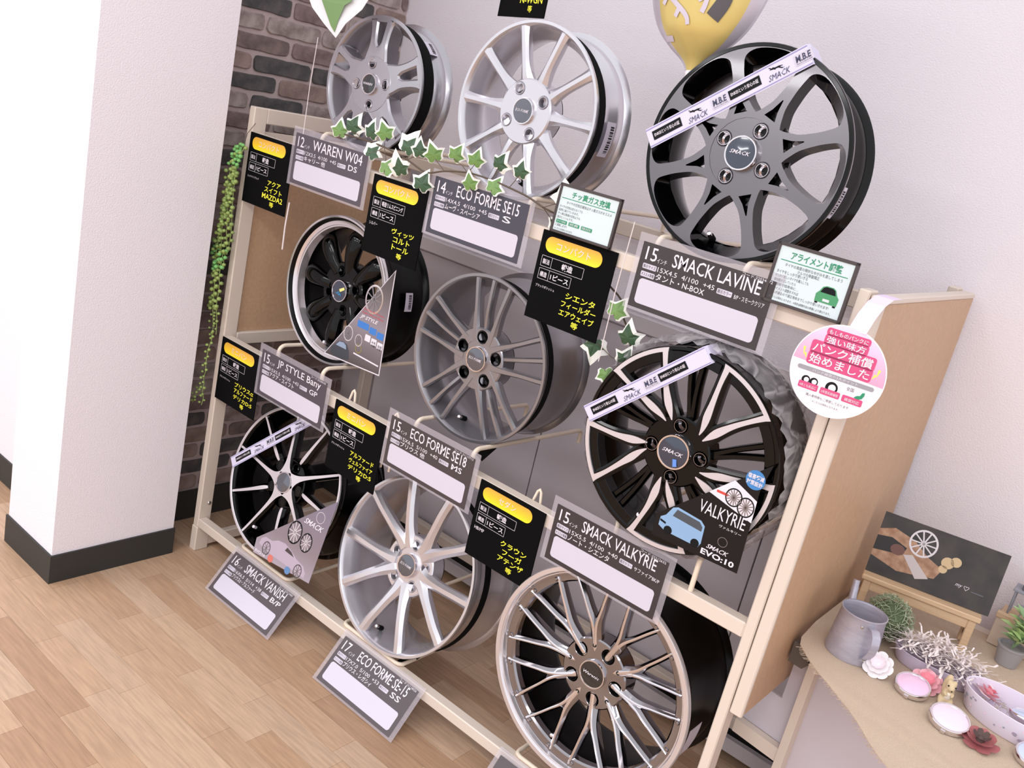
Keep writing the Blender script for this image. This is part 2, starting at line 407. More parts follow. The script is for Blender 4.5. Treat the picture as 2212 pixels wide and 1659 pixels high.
def wheel(k, D, w, pos, lean, yaw, label, mrim, hubz, cap, lug, hubr, mhub, capr=0.028, capm=None, captext=None, ringm=None, rimprof=None, group='alloy wheels on the rack'):
    R = D / 2
    u = (cos(yaw), sin(yaw), 0); n0 = Vector((sin(yaw), -cos(yaw), 0)); v = Vector((0, 0, 1)) * cos(lean) - n0 * sin(lean)
    root = empty('alloy_wheel', frame(pos, u, v), label, 'wheel', group); WHEELS[k] = (root, R, w)
    MB().lathe(rimprof or rim_prof(R, w), 96).obj('rim', mrim, root, 40, fixn=True)
    ln, la, lr, lsz = lug
    holes = [circ(*pl(lr, la + 360 / ln * i), lsz, 16) for i in range(ln)]
    if hubr:
        MB().plate([circ(0, 0, hubr, 56)] + holes, lambda x, y: hubz + 0.0, 0.045, ch=0.003).obj('hub', mhub, root, 40)
        MB().lathe([(0, hubz - 0.038), (hubr * 0.98, hubz - 0.038), (hubr * 0.98, hubz - 0.05), (0, hubz - 0.05)], 40, False).obj('hub_back', M_hole, root, 40)
        for i in range(ln):
            c = pl(lr, la + 360 / ln * i)
            MB().lathe([(lsz, 0.0012), (lsz, -0.02), (lsz * 0.62, -0.024), (lsz * 0.6, -0.034), (lsz * 0.55, -0.034), (lsz * 0.58, -0.021), (lsz * 0.92, -0.017), (lsz * 0.93, 0.0012)], 18).obj('lug_seat', ringm or mhub, root, 40, Matrix.Translation((*c, hubz)), fixn=True)
    cz = hubz + cap
    c = MB().lathe([(capr * 0.86, 0.0005), (capr * 0.5, 0.0022), (0.0004, 0.0028)], 32, False).obj('center_cap', capm or M_capblk, root, 60, Matrix.Translation((0, 0, cz)), fixn=True)
    MB().lathe([(capr, -0.03), (capr, -0.002), (capr * 0.96, 0.0015), (capr * 0.88, 0.0015), (capr * 0.84, -0.001)], 40, False).obj('cap_ring', M_chrome, c, 40)
    if captext: lettering('cap_lettering', [dict(s=captext, x=0, y=-0.003, w=capr * 1.25, h=capr * 0.22, al='c', bold=0.01, shear=0.3, res=1)], M_white, c, 0.0034)
    return root, R
def valve(root, R, ang, z=-0.03, m=None):
    p = pl(R - 0.040, ang); d = Vector((-cos(rad(ang)) * 0.35, -sin(rad(ang)) * 0.35, 1)).normalized()
    s = Vector((*p, z)); o = MB().tube([s - d * 0.012, s + d * 0.006], 0.0065, 12).obj('valve_stem', M_strap, root, 50)
    MB().tube([s + d * 0.006, s + d * 0.02, s + d * 0.021], [0.0045, 0.0045, 0.003], 12).obj('valve_cap', m or M_chrome, o, 50)
def strap(root, R, z0=-0.032, z1=-0.058, tail=None):
    MB().lathe([(R - 0.0105, z0), (R - 0.0085, z0), (R - 0.0085, z1), (R - 0.0105, z1)], 72).obj('strap', M_strap, root, 40, fixn=True)
def sticker(root, R, ang, z0, z1, span, code=True, m=None, lift=0.0):
    """white label bent round the barrel"""
    r = R - 0.0115 + lift; a0, a1 = rad(ang - span / 2), rad(ang + span / 2)
    o = MB().lathe([(r, z0), (r + 0.0006, z0), (r + 0.0006, z1), (r, z1)], 8, True, a0=a0, a1=a1).obj('barcode_sticker', m or M_paper, root, fixn=True)
    if code:
        mb = MB(); rnd = random.Random(3); t = a0 + (a1 - a0) * 0.12
        while t < a0 + (a1 - a0) * 0.86:
            d = (a1 - a0) * rnd.choice((0.015, 0.03, 0.045)); zz0 = z0 + (z1 - z0) * 0.45; zz1 = z0 + (z1 - z0) * 0.85
            n = len(mb.v); rr = r + 0.001
            mb.v += [(rr * cos(t), rr * sin(t), zz0), (rr * cos(t + d), rr * sin(t + d), zz0), (rr * cos(t + d), rr * sin(t + d), zz1), (rr * cos(t), rr * sin(t), zz1)]
            mb.face((n, n + 1, n + 2, n + 3)); t += d + (a1 - a0) * rnd.choice((0.02, 0.035))
        mb.obj('barcode', M_inkblk, o)

# --- wheel 1 : 12 inch, five slotted spokes, dark silver
root, R = wheel(1, 0.345, 0.118, (0.4114, 0.0618, 1.537), 0.0154, 0.0368, 'small dark-silver five-spoke wheel with slotted spokes, top left of the rack', M_dsilver, 0.0062, 0.006, (4, 97, 0.052, 0.0118), 0.072, M_dsilver, 0.027, M_capblk, 'WAREN', M_chrome)
def sp1():
    def prof(sg):
        return [(0.40, 36), (0.47, 27), (0.58, 18.5), (0.72, 15.2), (0.86, 14.6), (0.965, 15.8)]
    L = interp([(r, a) for r, a in prof(1)], 4)
    out = [pl(r * R, a) for r, a in L] + [pl(r * R, -a) for r, a in L[::-1]] + [pl(0.34 * R, -36), pl(0.30 * R, 0), pl(0.34 * R, 36)]
    hole = [pl(r * R, a) for r, a in ((0.56, 1.5), (0.62, 4.4), (0.75, 5.0), (0.9, 5.2), (0.95, 5.0), (0.95, -5.0), (0.9, -5.2), (0.75, -5.0), (0.62, -4.4), (0.56, -1.5))]
    zf = lambda x, y: 0.006 - 0.012 * max(0, (math.hypot(x, y) / R - 0.4)) ** 1.0
    return MB().plate([out, hole], zf, 0.042, ch=0.0045, draft=0.003, rmax=R - 0.034)
spin(root, sp1().mesh('spoke', [M_dsilver], 32), [92 + 72 * i for i in range(5)])
strap(root, R, -0.02, -0.052); sticker(root, R, 48, -0.058, -0.088, 15)
# --- wheel 2 : 14 inch, ten slim silver spokes
root, R = wheel(2, 0.392, 0.142, (0.9336, 0.0416, 1.5606), 0.0, 0.0074, 'pale silver ten-spoke wheel in the middle of the top row', M_bright, -0.0035, 0.006, (4, 120, 0.053, 0.0125), 0.072, M_bright, 0.030, M_capgrey, 'ECO FORME')
me = polar_loft(R, [(0.26, 0, -0.012, 0.010, 0.024, 0.010, 0.03), (0.38, 0, -0.006, 0.0062, 0.0165, 0.008, 0.03), (0.55, 0, -0.0035, 0.0046, 0.0105, 0.006, 0.028), (0.8, 0, -0.003, 0.0044, 0.0108, 0.006, 0.027), (0.90, 0, -0.003, 0.0045, 0.0125, 0.006, 0.024), (0.955, 0, -0.003, 0.0046, 0.0145, 0.005, 0.009)], 4).mesh('spoke', [M_bright, M_bright], 28)
spin(root, me, [107 + 36 * i for i in range(10)]); valve(root, R, -84); strap(root, R, -0.024, -0.046); sticker(root, R, -6, -0.064, -0.098, 24)
# --- wheel 3 : 15 inch, eight smoked machined spokes
root, R = wheel(3, 0.418, 0.142, (1.4656, 0.064, 1.5775), 0.0632, 0.0228, 'large black wheel with eight smoked machined spokes and paper band, top right of the rack', M_black, -0.002, 0.012, (4, 66, 0.052, 0.0135), 0.078, M_smoke, 0.034, M_capblue, 'SMACK', M_chrome)
def sp3():
    L = interp([(0.385, 22.5), (0.425, 16), (0.52, 8.2), (0.66, 5.0), (0.80, 4.3), (0.89, 5.4), (0.942, 11.5), (0.952, 22.5)], 4)
    out = [pl(r * R, a) for r, a in L] + [pl(0.985 * R, 22.5), pl(0.985 * R, 12), pl(0.985 * R, 0), pl(0.985 * R, -12), pl(0.985 * R, -22.5)] + [pl(r * R, -a) for r, a in L[::-1]] + [pl(0.33 * R, -22.5), pl(0.33 * R, -8), pl(0.33 * R, 8), pl(0.33 * R, 22.5)]
    hole = [pl(0.385 * R, 9.5), pl(0.46 * R, 3.6), pl(0.57 * R, 0.5), pl(0.57 * R, -0.5), pl(0.46 * R, -3.6), pl(0.385 * R, -9.5)]
    return MB().plate([out, hole], -0.001, 0.036, mf=0, ms=1, draft=0.004, rmax=R - 0.034)
spin(root, sp3().mesh('spoke', [M_smoke, M_black], 30), [22.5 + 45 * i for i in range(8)])
MB().lathe([(0, -0.022), (0.42 * R, -0.022), (0.42 * R, -0.03), (0, -0.03)], 48, False).obj('hub_recess', M_black, root)
MB().lathe([(R * 0.988, -0.002), (R - 0.001, -0.004), (R + 0.0004, -0.008), (R - 0.006, -0.012)], 96, False).obj('rim_edge', M_dchrome, root, 50)
valve(root, R, -98); sticker(root, R, -13, -0.022, -0.052, 18, lift=0.002)
# --- wheel 4 : 15 inch black, eight rounded petals, polished lip
R4 = 0.209
lip4 = [(R4 + 0.0012, -0.010), (R4 + 0.0010, -0.002), (R4 - 0.001, 0.0012), (R4 - 0.006, 0.0012), (R4 - 0.009, -0.004), (R4 - 0.014, -0.010), (R4 - 0.025, -0.013), (R4 - 0.028, -0.018), (R4 - 0.030, -0.040), (R4 - 0.032, -0.040), (R4 - 0.030, -0.016), (R4 - 0.012, -0.012)]
root, R = wheel(4, 0.418, 0.168, (0.3716, 0.087, 0.9738), 0.026, -0.0065, 'gloss black wheel with rounded petal spokes and polished lip', M_blackin, -0.030, 0.010, (4, 108, 0.055, 0.013), 0.082, M_black, 0.032, M_capblue, None)
MB().lathe(lip4, 96).obj('polished_lip', M_lip, root, 40, fixn=True)
me = polar_loft(R, [(0.26, 0, -0.030, 0.010, 0.022, 0.008, 0.03), (0.42, 0, -0.022, 0.012, 0.022, 0.010, 0.034), (0.6, 0, -0.020, 0.016, 0.028, 0.012, 0.036), (0.74, 0, -0.024, 0.015, 0.028, 0.012, 0.034), (0.82, 0, -0.034, 0.008, 0.019, 0.008, 0.026), (0.86, 0, -0.044, 0.003, 0.008, 0.003, 0.016)], 4, crown=0.003).mesh('spoke', [M_black, M_black], 60)
spin(root, me, [86 + 45 * i for i in range(8)]); valve(root, R, -100, -0.042, M_white); sticker(root, R, 8, -0.085, -0.112, 15)
c = [o for o in root.children if o.name.startswith('center_cap')][0]
lettering('cap_lettering', [dict(s='JP', x=0.0, y=-0.013, w=0.024, h=0.011, al='c', bold=0.02, shear=0.2, res=1, rot=-0.5)], mat('cyan_print', (52, 140, 190), 0.5), c, 0.0034)
flat('yellow_tag', [[(0.002, 0.006), (0.020, 0.016), (0.025, 0.010), (0.007, -0.001)]], mat('cream_tag', (236, 228, 140), 0.5), c, 0.0038)
# --- wheel 5 : 15 inch gunmetal silver, five triple spokes
root, R = wheel(5, 0.418, 0.19, (0.9356, 0.0644, 0.9715), 0.002, 0.011, 'grey-silver wheel with five fans of triple thin spokes, middle of the rack', M_gun, -0.006, 0.006, (5, 90, 0.056, 0.0145), 0.078, M_gun, 0.032, M_capgrey, 'ECO FORME', M_blackin)  # lug seats blackened, shade of the deep holes put into their colour
mid = polar_loft(R, [(0.37, 0, -0.010, 0.0035, 0.0065, 0.005, 0.026), (0.6, 0, -0.004, 0.0035, 0.0062, 0.005, 0.024), (0.89, 0, -0.003, 0.0038, 0.0068, 0.005, 0.024), (0.95, 0, -0.003, 0.0040, 0.0072, 0.005, 0.009)], 4).mesh('spoke', [M_gun, M_gun], 28)
def side5(s): return polar_loft(R, [(0.22, 26 * s, -0.005, 0.007, 0.016, 0.010, 0.03), (0.40, 20 * s, -0.004, 0.005, 0.010, 0.007, 0.028), (0.62, 16.2 * s, -0.003, 0.0038, 0.0068, 0.005, 0.025), (0.89, 14.9 * s, -0.003, 0.0040, 0.0074, 0.005, 0.024), (0.95, 14.6 * s, -0.003, 0.0042, 0.0078, 0.005, 0.009)], 4).mesh('spoke', [M_gun, M_gun], 28)
a5 = [90 + 72 * i for i in range(5)]
spin(root, mid, a5); spin(root, side5(1), a5); spin(root, side5(-1), a5)
valve(root, R, -98); strap(root, R, -0.026, -0.044)
mb = MB().box((-0.011, -0.06, -0.001), (0.011, 0.0, 0.001)); mb.obj('strap_tail', M_strap, root, M=Matrix.Translation((0.085, -0.198, -0.035)) @ Matrix.Rotation(rad(-35), 4, 'Z') @ Matrix.Rotation(rad(20), 4, 'Y'))
# --- wheel 6 : 15 inch black, machined turbine blades
root, R = wheel(6, 0.418, 0.165, (1.5509, -0.032, 1.0029), -0.012, 0.0545, 'gloss black wheel with machined split blades and film-wrapped barrel, right of the middle row', M_black, 0.000, 0.010, (4, 95, 0.053, 0.0135), 0.072, M_black, 0.036, M_capblue, 'SMACK', M_dchrome)
MB().plate([circ(0, 0, R * 0.985, 96), circ(0, 0, R * 0.855, 96)], -0.0035, 0.03, ch=0.001).obj('outer_face_ring', M_black, root, 30)
def blade6(sg):
    # machined blade on a black spoke, tips at +-17 deg, sweeping
    ctr = [(0.30, -9 * 1 + sg * 6), (0.45, -3 + sg * 10), (0.62, 0 + sg * 13), (0.80, 1 + sg * 15.5), (0.975, 1 + sg * 17)]
    hw = [0.0010, 0.0078, 0.0056, 0.0046, 0.0062]
    st = interp([(r, a, h) for (r, a), h in zip(ctr, hw)], 4)
    A = [pl(r * R, a + math.degrees(h / (r * R))) for r, a, h in st]; B = [pl(r * R, a - math.degrees(h / (r * R))) for r, a, h in st]
    mb = MB().plate([B + A[::-1]], 0.0012, 0.004, mf=0, ms=0)
    k = polar_loft(R, [(r, a, -0.0006, h * 1.0 + 0.001, h + 0.006, 0.003, 0.034) for (r, a), h in zip(ctr, [0.012, 0.0095, 0.0075, 0.0062, 0.0085])], 4, 0, 1, 1)
    n = len(mb.v); mb.v += k.v
    for f, m in zip(k.f, k.m): mb.face([n + i for i in f], 1)
    return mb.mesh('spoke', [M_mach, M_black], 30)
a6 = [56.5 + 72 * i for i in range(5)]
spin(root, blade6(1), a6); spin(root, blade6(-1), a6)
arc = [pl(0.985 * R, 1 + 19.2 * (1 - i / 6)) for i in range(13)]; arc2 = [pl(0.945 * R, 1 - 18.5 + 18.5 * 2 * i / 12) for i in range(13)]
spin(root, MB().plate([arc + arc2], 0.0010, 0.004).mesh('blade_arc', [M_mach], 30), a6, 'blade_arc')
for s in (-1, 1):
    me = polar_loft(R, [(0.26, 36 - 9 + s * 2, -0.012, 0.004, 0.007, 0.004, 0.03), (0.55, 36 - 1 + s * 3.2, -0.010, 0.0035, 0.006, 0.004, 0.028), (0.93, 36 + 1 + s * 4, -0.008, 0.004, 0.007, 0.004, 0.026)], 4).mesh('rib', [M_black, M_black], 40)
    spin(root, me, a6, 'rib')
valve(root, R, -104, -0.02, M_white)
c = [o for o in root.children if o.name.startswith('center_cap')][0]
flat('blue_tag', [[(0.004, -0.012), (0.012, -0.010), (0.016, -0.024), (0.008, -0.027)]], mat('blue_tag', (96, 140, 214), 0.5), c, 0.0038)
# crumpled film round the barrel
mb = MB(); N, Kp = 120, 9
for i in range(N):
    a = 2 * pi * i / N
    for j in range(Kp):
        t = j / (Kp - 1); rr = R + 0.007 + 0.013 * sin(pi * min(1, t * 1.1)) + 0.005 * sin(a * 23 + j * 2.1) * sin(a * 11 + j) + 0.003 * sin(a * 41 + j * 3)
        mb.v.append((rr * cos(a), rr * sin(a), -0.012 - t * 0.165))
for i in range(N):
    for j in range(Kp - 1): mb.face((i * Kp + j, ((i + 1) % N) * Kp + j, ((i + 1) % N) * Kp + j + 1, i * Kp + j + 1))
mb.obj('plastic_film', M_film, root, 70)
# --- wheel 7 : 16 inch black with machined five-star and five separate blades
root, R = wheel(7, 0.450, 0.19, (0.3735, 0.0175, 0.3967), 0.2504, 0.0289, 'black wheel with thin machined star spokes, bottom left of the rack', M_black, -0.010, 0.008, (5, 69, 0.057, 0.0125), 0.075, M_black, 0.032, M_capgrey, None)
def arm7(st, mach=True): return polar_loft(R, st, 4).mesh('spoke', [M_mach, M_black], 28)
star = arm7([(0.13, 0, -0.003, 0.024, 0.026, 0.004, 0.03), (0.20, 0, -0.004, 0.0135, 0.018, 0.006, 0.032), (0.32, -1, -0.006, 0.0068, 0.012, 0.008, 0.034), (0.6, -3, -0.006, 0.0042, 0.010, 0.008, 0.034), (0.89, -3.9, -0.004, 0.0035, 0.009, 0.007, 0.03), (0.955, -4, -0.002, 0.0033, 0.009, 0.004, 0.010)])
free = arm7([(0.30, 3, -0.014, 0.0015, 0.010, 0.008, 0.03), (0.40, 1, -0.009, 0.0056, 0.012, 0.008, 0.034), (0.65, 0, -0.006, 0.0044, 0.010, 0.008, 0.034), (0.89, -0.9, -0.004, 0.0036, 0.009, 0.007, 0.03), (0.955, -1, -0.002, 0.0033, 0.009, 0.004, 0.010)])
spin(root, star, [105 + 72 * i for i in range(5)]); spin(root, free, [139 + 72 * i for i in range(5)])
MB().lathe([(R - 0.0095, -0.001), (R - 0.008, 0.0006), (R - 0.002, 0.0006), (R - 0.0006, -0.002)], 96, False).obj('machined_edge', M_mach, root, 40, fixn=True)
valve(root, R, -110, -0.03, M_white)
# --- wheel 8 : 17 inch silver, ten spokes in pairs
root, R = wheel(8, 0.480, 0.205, (0.855, 0.0509, 0.363), 0.2304, -0.0148, 'bright silver wheel with ten paired spokes, middle of the bottom row', M_silver, -0.026, 0.010, (5, 90, 0.057, 0.0135), 0.083, M_silver, 0.033, M_capgrey, 'ECO FORME')
def sp8(s): return polar_loft(R, [(0.20, 9 * s, -0.022, 0.010, 0.024, 0.010, 0.03), (0.32, 11.5 * s, -0.018, 0.0075, 0.019, 0.010, 0.034), (0.48, 14.5 * s, -0.011, 0.0058, 0.0145, 0.009, 0.034), (0.72, 17 * s, -0.005, 0.0058, 0.0135, 0.008, 0.032), (0.90, 17.8 * s, -0.0035, 0.006, 0.0145, 0.008, 0.028), (0.96, 18 * s, -0.003, 0.0062, 0.0155, 0.005, 0.009)], 4).mesh('spoke', [M_silver, M_silver], 28)
a8 = [56 + 72 * i for i in range(5)]
spin(root, sp8(1), a8); spin(root, sp8(-1), a8)
valve(root, R, -97, -0.035); strap(root, R, -0.058, -0.082)
MB().box((-0.012, -0.07, -0.001), (0.012, 0.0, 0.001)).obj('strap_tail', M_strap, root, M=Matrix.Translation((0.10, -0.212, -0.07)) @ Matrix.Rotation(rad(-38), 4, 'Z') @ Matrix.Rotation(rad(25), 4, 'Y'))
# --- wheel 9 : mesh wheel with polished stepped lip
R9 = 0.250
lip9 = [(R9 + 0.0012, -0.010), (R9 + 0.0010, -0.002), (R9 - 0.001, 0.0012), (R9 - 0.011, 0.0012), (R9 - 0.0135, -0.002), (R9 - 0.016, -0.008), (R9 - 0.018, -0.017), (R9 - 0.020, -0.017), (R9 - 0.017, -0.006), (R9 - 0.01, -0.006)]
root, R = wheel(9, 0.500, 0.225, (1.4888, -0.0138, 0.4279), 0.0166, 0.0134, 'large mesh-spoke wheel with polished stepped lip and black barrel, bottom right of the rack', M_blackin, -0.0345, 0.006, (5, 68, 0.060, 0.0145), 0.082, M_dchrome, 0.034, M_capblk, 'Warenic', M_blackin)  # black lug seats here too, hole shade given as colour
MB().lathe(lip9, 110).obj('polished_lip', M_lip, root, 40, fixn=True)
MB().lathe([(R9 - 0.0175, -0.017), (R9 - 0.022, -0.0185), (R9 - 0.036, -0.0195), (R9 - 0.040, -0.024), (R9 - 0.040, -0.040), (R9 - 0.034, -0.040), (R9 - 0.03, -0.024), (R9 - 0.0175, -0.022)], 110).obj('bolt_ring', M_dchrome, root, 40, fixn=True)
def sp9(s): return polar_loft(R, [(0.16, 0, -0.037, 0.006, 0.017, 0.008, 0.026), (0.30, 0.6 * s, -0.033, 0.0042, 0.0135, 0.008, 0.03), (0.46, 2.6 * s, -0.027, 0.0032, 0.0095, 0.007, 0.03), (0.62, 7.0 * s, -0.023, 0.0026, 0.0070, 0.006, 0.028), (0.85, 10.6 * s, -0.018, 0.0026, 0.0066, 0.006, 0.024), (0.905, 11.2 * s, -0.0165, 0.0020, 0.0056, 0.004, 0.006)], 5, crown=0.0012).mesh('spoke', [M_chrome, M_dchrome], 26)
a9 = [32 + 36 * i for i in range(10)]
spin(root, sp9(1), a9); spin(root, sp9(-1), a9)
bolt = MB().lathe([(0.0, 0.0035), (0.0032, 0.003), (0.0052, 0.0), (0.0052, -0.003)], 10, False).mesh('lip_bolt', [M_dchrome], 40)
for i in range(20): link('lip_bolt', bolt, root, Matrix.Translation((*pl(R - 0.0285, 5 + 18 * i), -0.0185)))
sm = MB().tube([(0, 0, -0.004), (0, 0, 0.0008)], 0.005, 12).mesh('drilling_shade_plug', [M_hole], 40)  # solid dark plug standing for a drilled hole, shade in its colour
for i in range(5): link('drilling_shade_plug', sm, root, Matrix.Translation((*pl(0.066, 104 + 72 * i), -0.0340)))
valve(root, R, -105, -0.045)
sticker(root, R, -9, -0.045, -0.10, 19, False, lift=0.004)

# --- paper bands across wheels 3, 6 and 7
def puma():
    return [(0, 0.10), (0.10, 0.02), (0.16, 0.16), (0.30, 0.30), (0.22, 0.42), (0.10, 0.36), (0.12, 0.46), (0.34, 0.60), (0.60, 0.62), (0.72, 0.78), (0.80, 0.70), (0.96, 0.98), (1.0, 0.94), (0.88, 0.66), (0.98, 0.60), (0.86, 0.52), (0.70, 0.44), (0.62, 0.30), (0.56, 0.42), (0.40, 0.36), (0.30, 0.16), (0.20, 0.02)]
def band(k, p0, p1, hw, zz, shift):
    root, R, w = WHEELS[k]
    a, b = Vector(p0), Vector(p1); d = (b - a).normalized(); nrm = Vector((-d.y, d.x)); L = (b - a).length
    mb = MB()
    back = 0.05
    prof = [(-0.004, -back), (-0.004, -0.004), (0.0, zz), (L, zz), (L + 0.004, -0.004), (L + 0.004, -back)]
    for s, z in prof:
        for e in (-1, 1):
            q = a + d * s + nrm * hw * e; mb.v.append((q.x, q.y, z))
    for i in range(len(prof) - 1): mb.face((2 * i, 2 * i + 2, 2 * i + 3, 2 * i + 1))
    o = mb.obj('paper_band', M_band, root)
    M = frame((a.x, a.y, zz + 0.0004), (d.x, d.y, 0), (nrm.x, nrm.y, 0))
    def sub(nm, loops, m, z=0.0003):
        q = flat(nm, loops, m, o, z, 0.0002); q.matrix_local = M; return q
    sub('band_line', [[(0, hw * 0.80), (L, hw * 0.80), (L, hw * 0.90), (0, hw * 0.90)]], M_lilac)
    sub('band_line', [[(0, -hw * 0.90), (L, -hw * 0.90), (L, -hw * 0.80), (0, -hw * 0.80)]], M_lilac)
    per = 0.172; wh = []; dk = []; x = -shift
    while x < L:
        if -0.04 < x: 
            x0, x1 = max(x, 0.0), min(x + 0.066, L)
            if x1 - x0 > 0.02:
                sub('band_box', [[(x0, -hw * 0.42), (x1, -hw * 0.42), (x1, hw * 0.50), (x0, hw * 0.50)]], M_inkblk)
                if x1 - x0 > 0.05: wh.append(dict(s='ENKEIという安心の証', x=x0 + 0.004, y=-hw * 0.14, w=x1 - x0 - 0.008, h=hw * 0.40, bold=0.015))
        xs = x + 0.080
        if 0.0 < xs < L - 0.05:
            sub('band_emblem', [[(xs + 0.006 + 0.030 * (1 - px) * 1.0, hw * (0.05 + 0.62 * py)) for px, py in puma()]], M_inkblk)
            dk.append(dict(s='SMACK', x=xs, y=-hw * 0.62, w=0.044, h=hw * 0.55, shear=0.4, res=1))
        xm = x + 0.134
        if 0 < xm < L - 0.03:
            sub('band_patch', [rrect(xm, -hw * 0.5, 0.036, hw * 1.05, 0.002, 2)], M_paper)
            dk.append(dict(s='M.B.E', x=xm + 0.003, y=-hw * 0.22, w=0.030, h=hw * 0.62, bold=0.03, shear=0.15))
            dk.append(dict(s='MANUFACTURED BY ENKEI', x=xm + 0.003, y=-hw * 0.40, w=0.030, h=hw * 0.10, res=1))
        x += per
    for nm, it, m in (('band_lettering', wh, M_white), ('band_lettering', dk, mat('slate_print', (64, 64, 92), 0.6))):
        for one in it: q = lettering(nm, [one], m, o, 0.0008); q.matrix_local = M
band(3, (-0.207, -0.014), (0.070, 0.197), 0.0205, 0.004, -0.012)
band(6, (-0.208, 0.000), (0.010, 0.205), 0.018, 0.004, -0.014)
band(7, (-0.222, -0.031), (0.02, 0.205), 0.017, 0.006, -0.02)

# wire cradles under the wheels
for k, zb in ((1, 1.336), (2, 1.336), (3, 1.336), (4, 0.730), (5, 0.730), (6, 0.730)):
    rt, R, w = WHEELS[k]; p = rt.matrix_world.translation; h = 0.098
    zw = p.z - math.sqrt(R * R - h * h) - 0.006
    for s in (-1, 1): cradle(p.x + s * h, zb, zw, 0.61 if zb > 1 else 0.46)
for k in (7, 8, 9):
    rt, R, w = WHEELS[k]; p = rt.matrix_world.translation; h = 0.115
    loopfront(p.x - h - 0.02, p.x + h - 0.02, 0.1225, 0.60)
for x, s in ((0.575, 1), (0.745, 1), (1.225, 1)):
    rod([(x - 0.016, 0.028, 0.60), (x - 0.012, 0.034, 0.72), (x - 0.005, 0.036, 0.752), (x, 0.036, 0.758), (x + 0.005, 0.036, 0.752), (x + 0.012, 0.034, 0.72), (x + 0.016, 0.028, 0.60)], 0.0035, 'hook_wire')

# ------------------------------------------------------------------ black type cards hung on the bars
YC = -0.0065
def hole_tri(): return None
def type_card(x, zt, badge, make, struct_, note, cars, label, M=None, w=0.197, h=0.195):
    root = empty('type_card', M or frame((x, YC, zt), (1, 0, 0), (0, 0, 1)), label, 'card', 'black car-type cards hung along the rack')
    MB().box((0, -h, -0.003), (w, 0, 0.0)).obj('board', M_card, root)
    if badge:
        flat('badge', [rrect(0.014, -0.044, 0.150, 0.034, 0.0165, 6)], M_gold, root, 0.0006, 0.0005)
        lettering('badge_lettering', [dict(s=badge, x=0.090, y=-0.0345, h=0.0165, al='c')], M_white, root, 0.0012)
    rows = [('製法', make, -0.077, 0.114), ('構造', struct_, -0.105, 0.088)]
    mb = MB(); tx = []
    if make:
        for a, b, yb, wd in rows:
            x0, x1, y0, y1 = 0.012, 0.012 + wd, yb, yb + 0.0235; t = 0.0006
            for q in (((x0, y0), (x1, y0 + t)), ((x0, y1 - t), (x1, y1)), ((x0, y0), (x0 + t, y1)), ((x1 - t, y0), (x1, y1)), ((0.040, y0), (0.040 + t, y1))):
                mb.box((*q[0], 0.0), (*q[1], 0.0004))
            tx.append(dict(s=a, x=0.0165, y=yb + 0.0055, h=0.0115, w=0.019, bold=0.012))
            if b == '鍛造': tx.append(dict(s=b, x=0.083, y=yb + 0.0045, h=0.0145, al='c', bold=0.02))
            else: tx.append(dict(s=b, x=0.0455, y=yb + 0.0055, h=0.0125, w=x1 - 0.051, bold=0.015))
        mb.obj('outline_boxes', M_white, root)
        if note: tx.append(dict(s=note, x=0.012, y=-0.123, h=0.0085 if len(note) < 6 else 0.0062, w=0.030 if len(note) < 6 else 0.052))
        lettering('white_lettering', tx, M_white, root, 0.0006)
    yl = []; n = len(cars)
    for i, c in enumerate(cars):
        hh = 0.0145 if len(c) < 7 else 0.0140
        yl.append(dict(s=c, x=0.135, y=-h + 0.011 + 0.0188 * (n - 1 - i), h=hh, w=min(0.0195 * len(c), 0.092) if len(c) > 1 else 0.018, al='c', bold=0.012))
    lettering('yellow_lettering', yl, M_yel, root, 0.0006)
    return root
type_card(0.030, 1.337, 'コンパクト', '鍛造', '1ピース', 'ミッドナイトブラック', ['アクア', 'スイフト', 'MAZDA2', '等'], 'black card on the top left post beside the garland top')
type_card(0.550, 1.333, 'コンパクト', '鍛造リムスピニング', '1ピース', 'シルバー', ['ヴィッツ', 'コルト', 'トール', '等'], 'black card with four-line yellow list, second on the top bar')
type_card(1.098, 1.333, 'コンパクト', '鍛造', '1ピース', 'ブラックポリッシュ', ['シエンタ', 'フィールダー', 'エアウェイブ', '等'], 'black card in front of the hanging ivy, right-hand one on the top bar')
type_card(0.030, 0.731, 'ミニバン', '鍛造', '1ピース', 'ブラックポリッシュ', ['プリウスα', 'アルファード', 'デリカD:5', '等'], 'black card under the trailing green garland at the left post')
type_card(0.556, 0.731, 'ミニバン', '鍛造', '1ピース', 'ブラックポリッシュ', ['アルファード', 'ヴェルファイア', 'デリカD:5', '等'], 'black card overlapping the machined star wheel, second on the middle bar')
type_card(1.086, 0.731, 'セダン', '鍛造', '1ピース', 'HB/MP', ['クラウン', 'フーガ', 'アテンザ', '等'], 'black card between the bright silver wheel and the mesh wheel')
tc = type_card(0, 0, 'コンパクト', '鍛造', '1ピース', None, ['N-BOX', 'N-WGN', '等'], 'black card clipped above the pale ten-spoke wheel, cut by the photo edge', frame((0.747, 0.100, 1.949), (0.177, -0.06, 0.003), (0, 0, 1)))
MB().box((0.07, -0.207, -0.005), (0.110, -0.165, -0.0035)).obj('clear_clip', M_sleeve, tc)

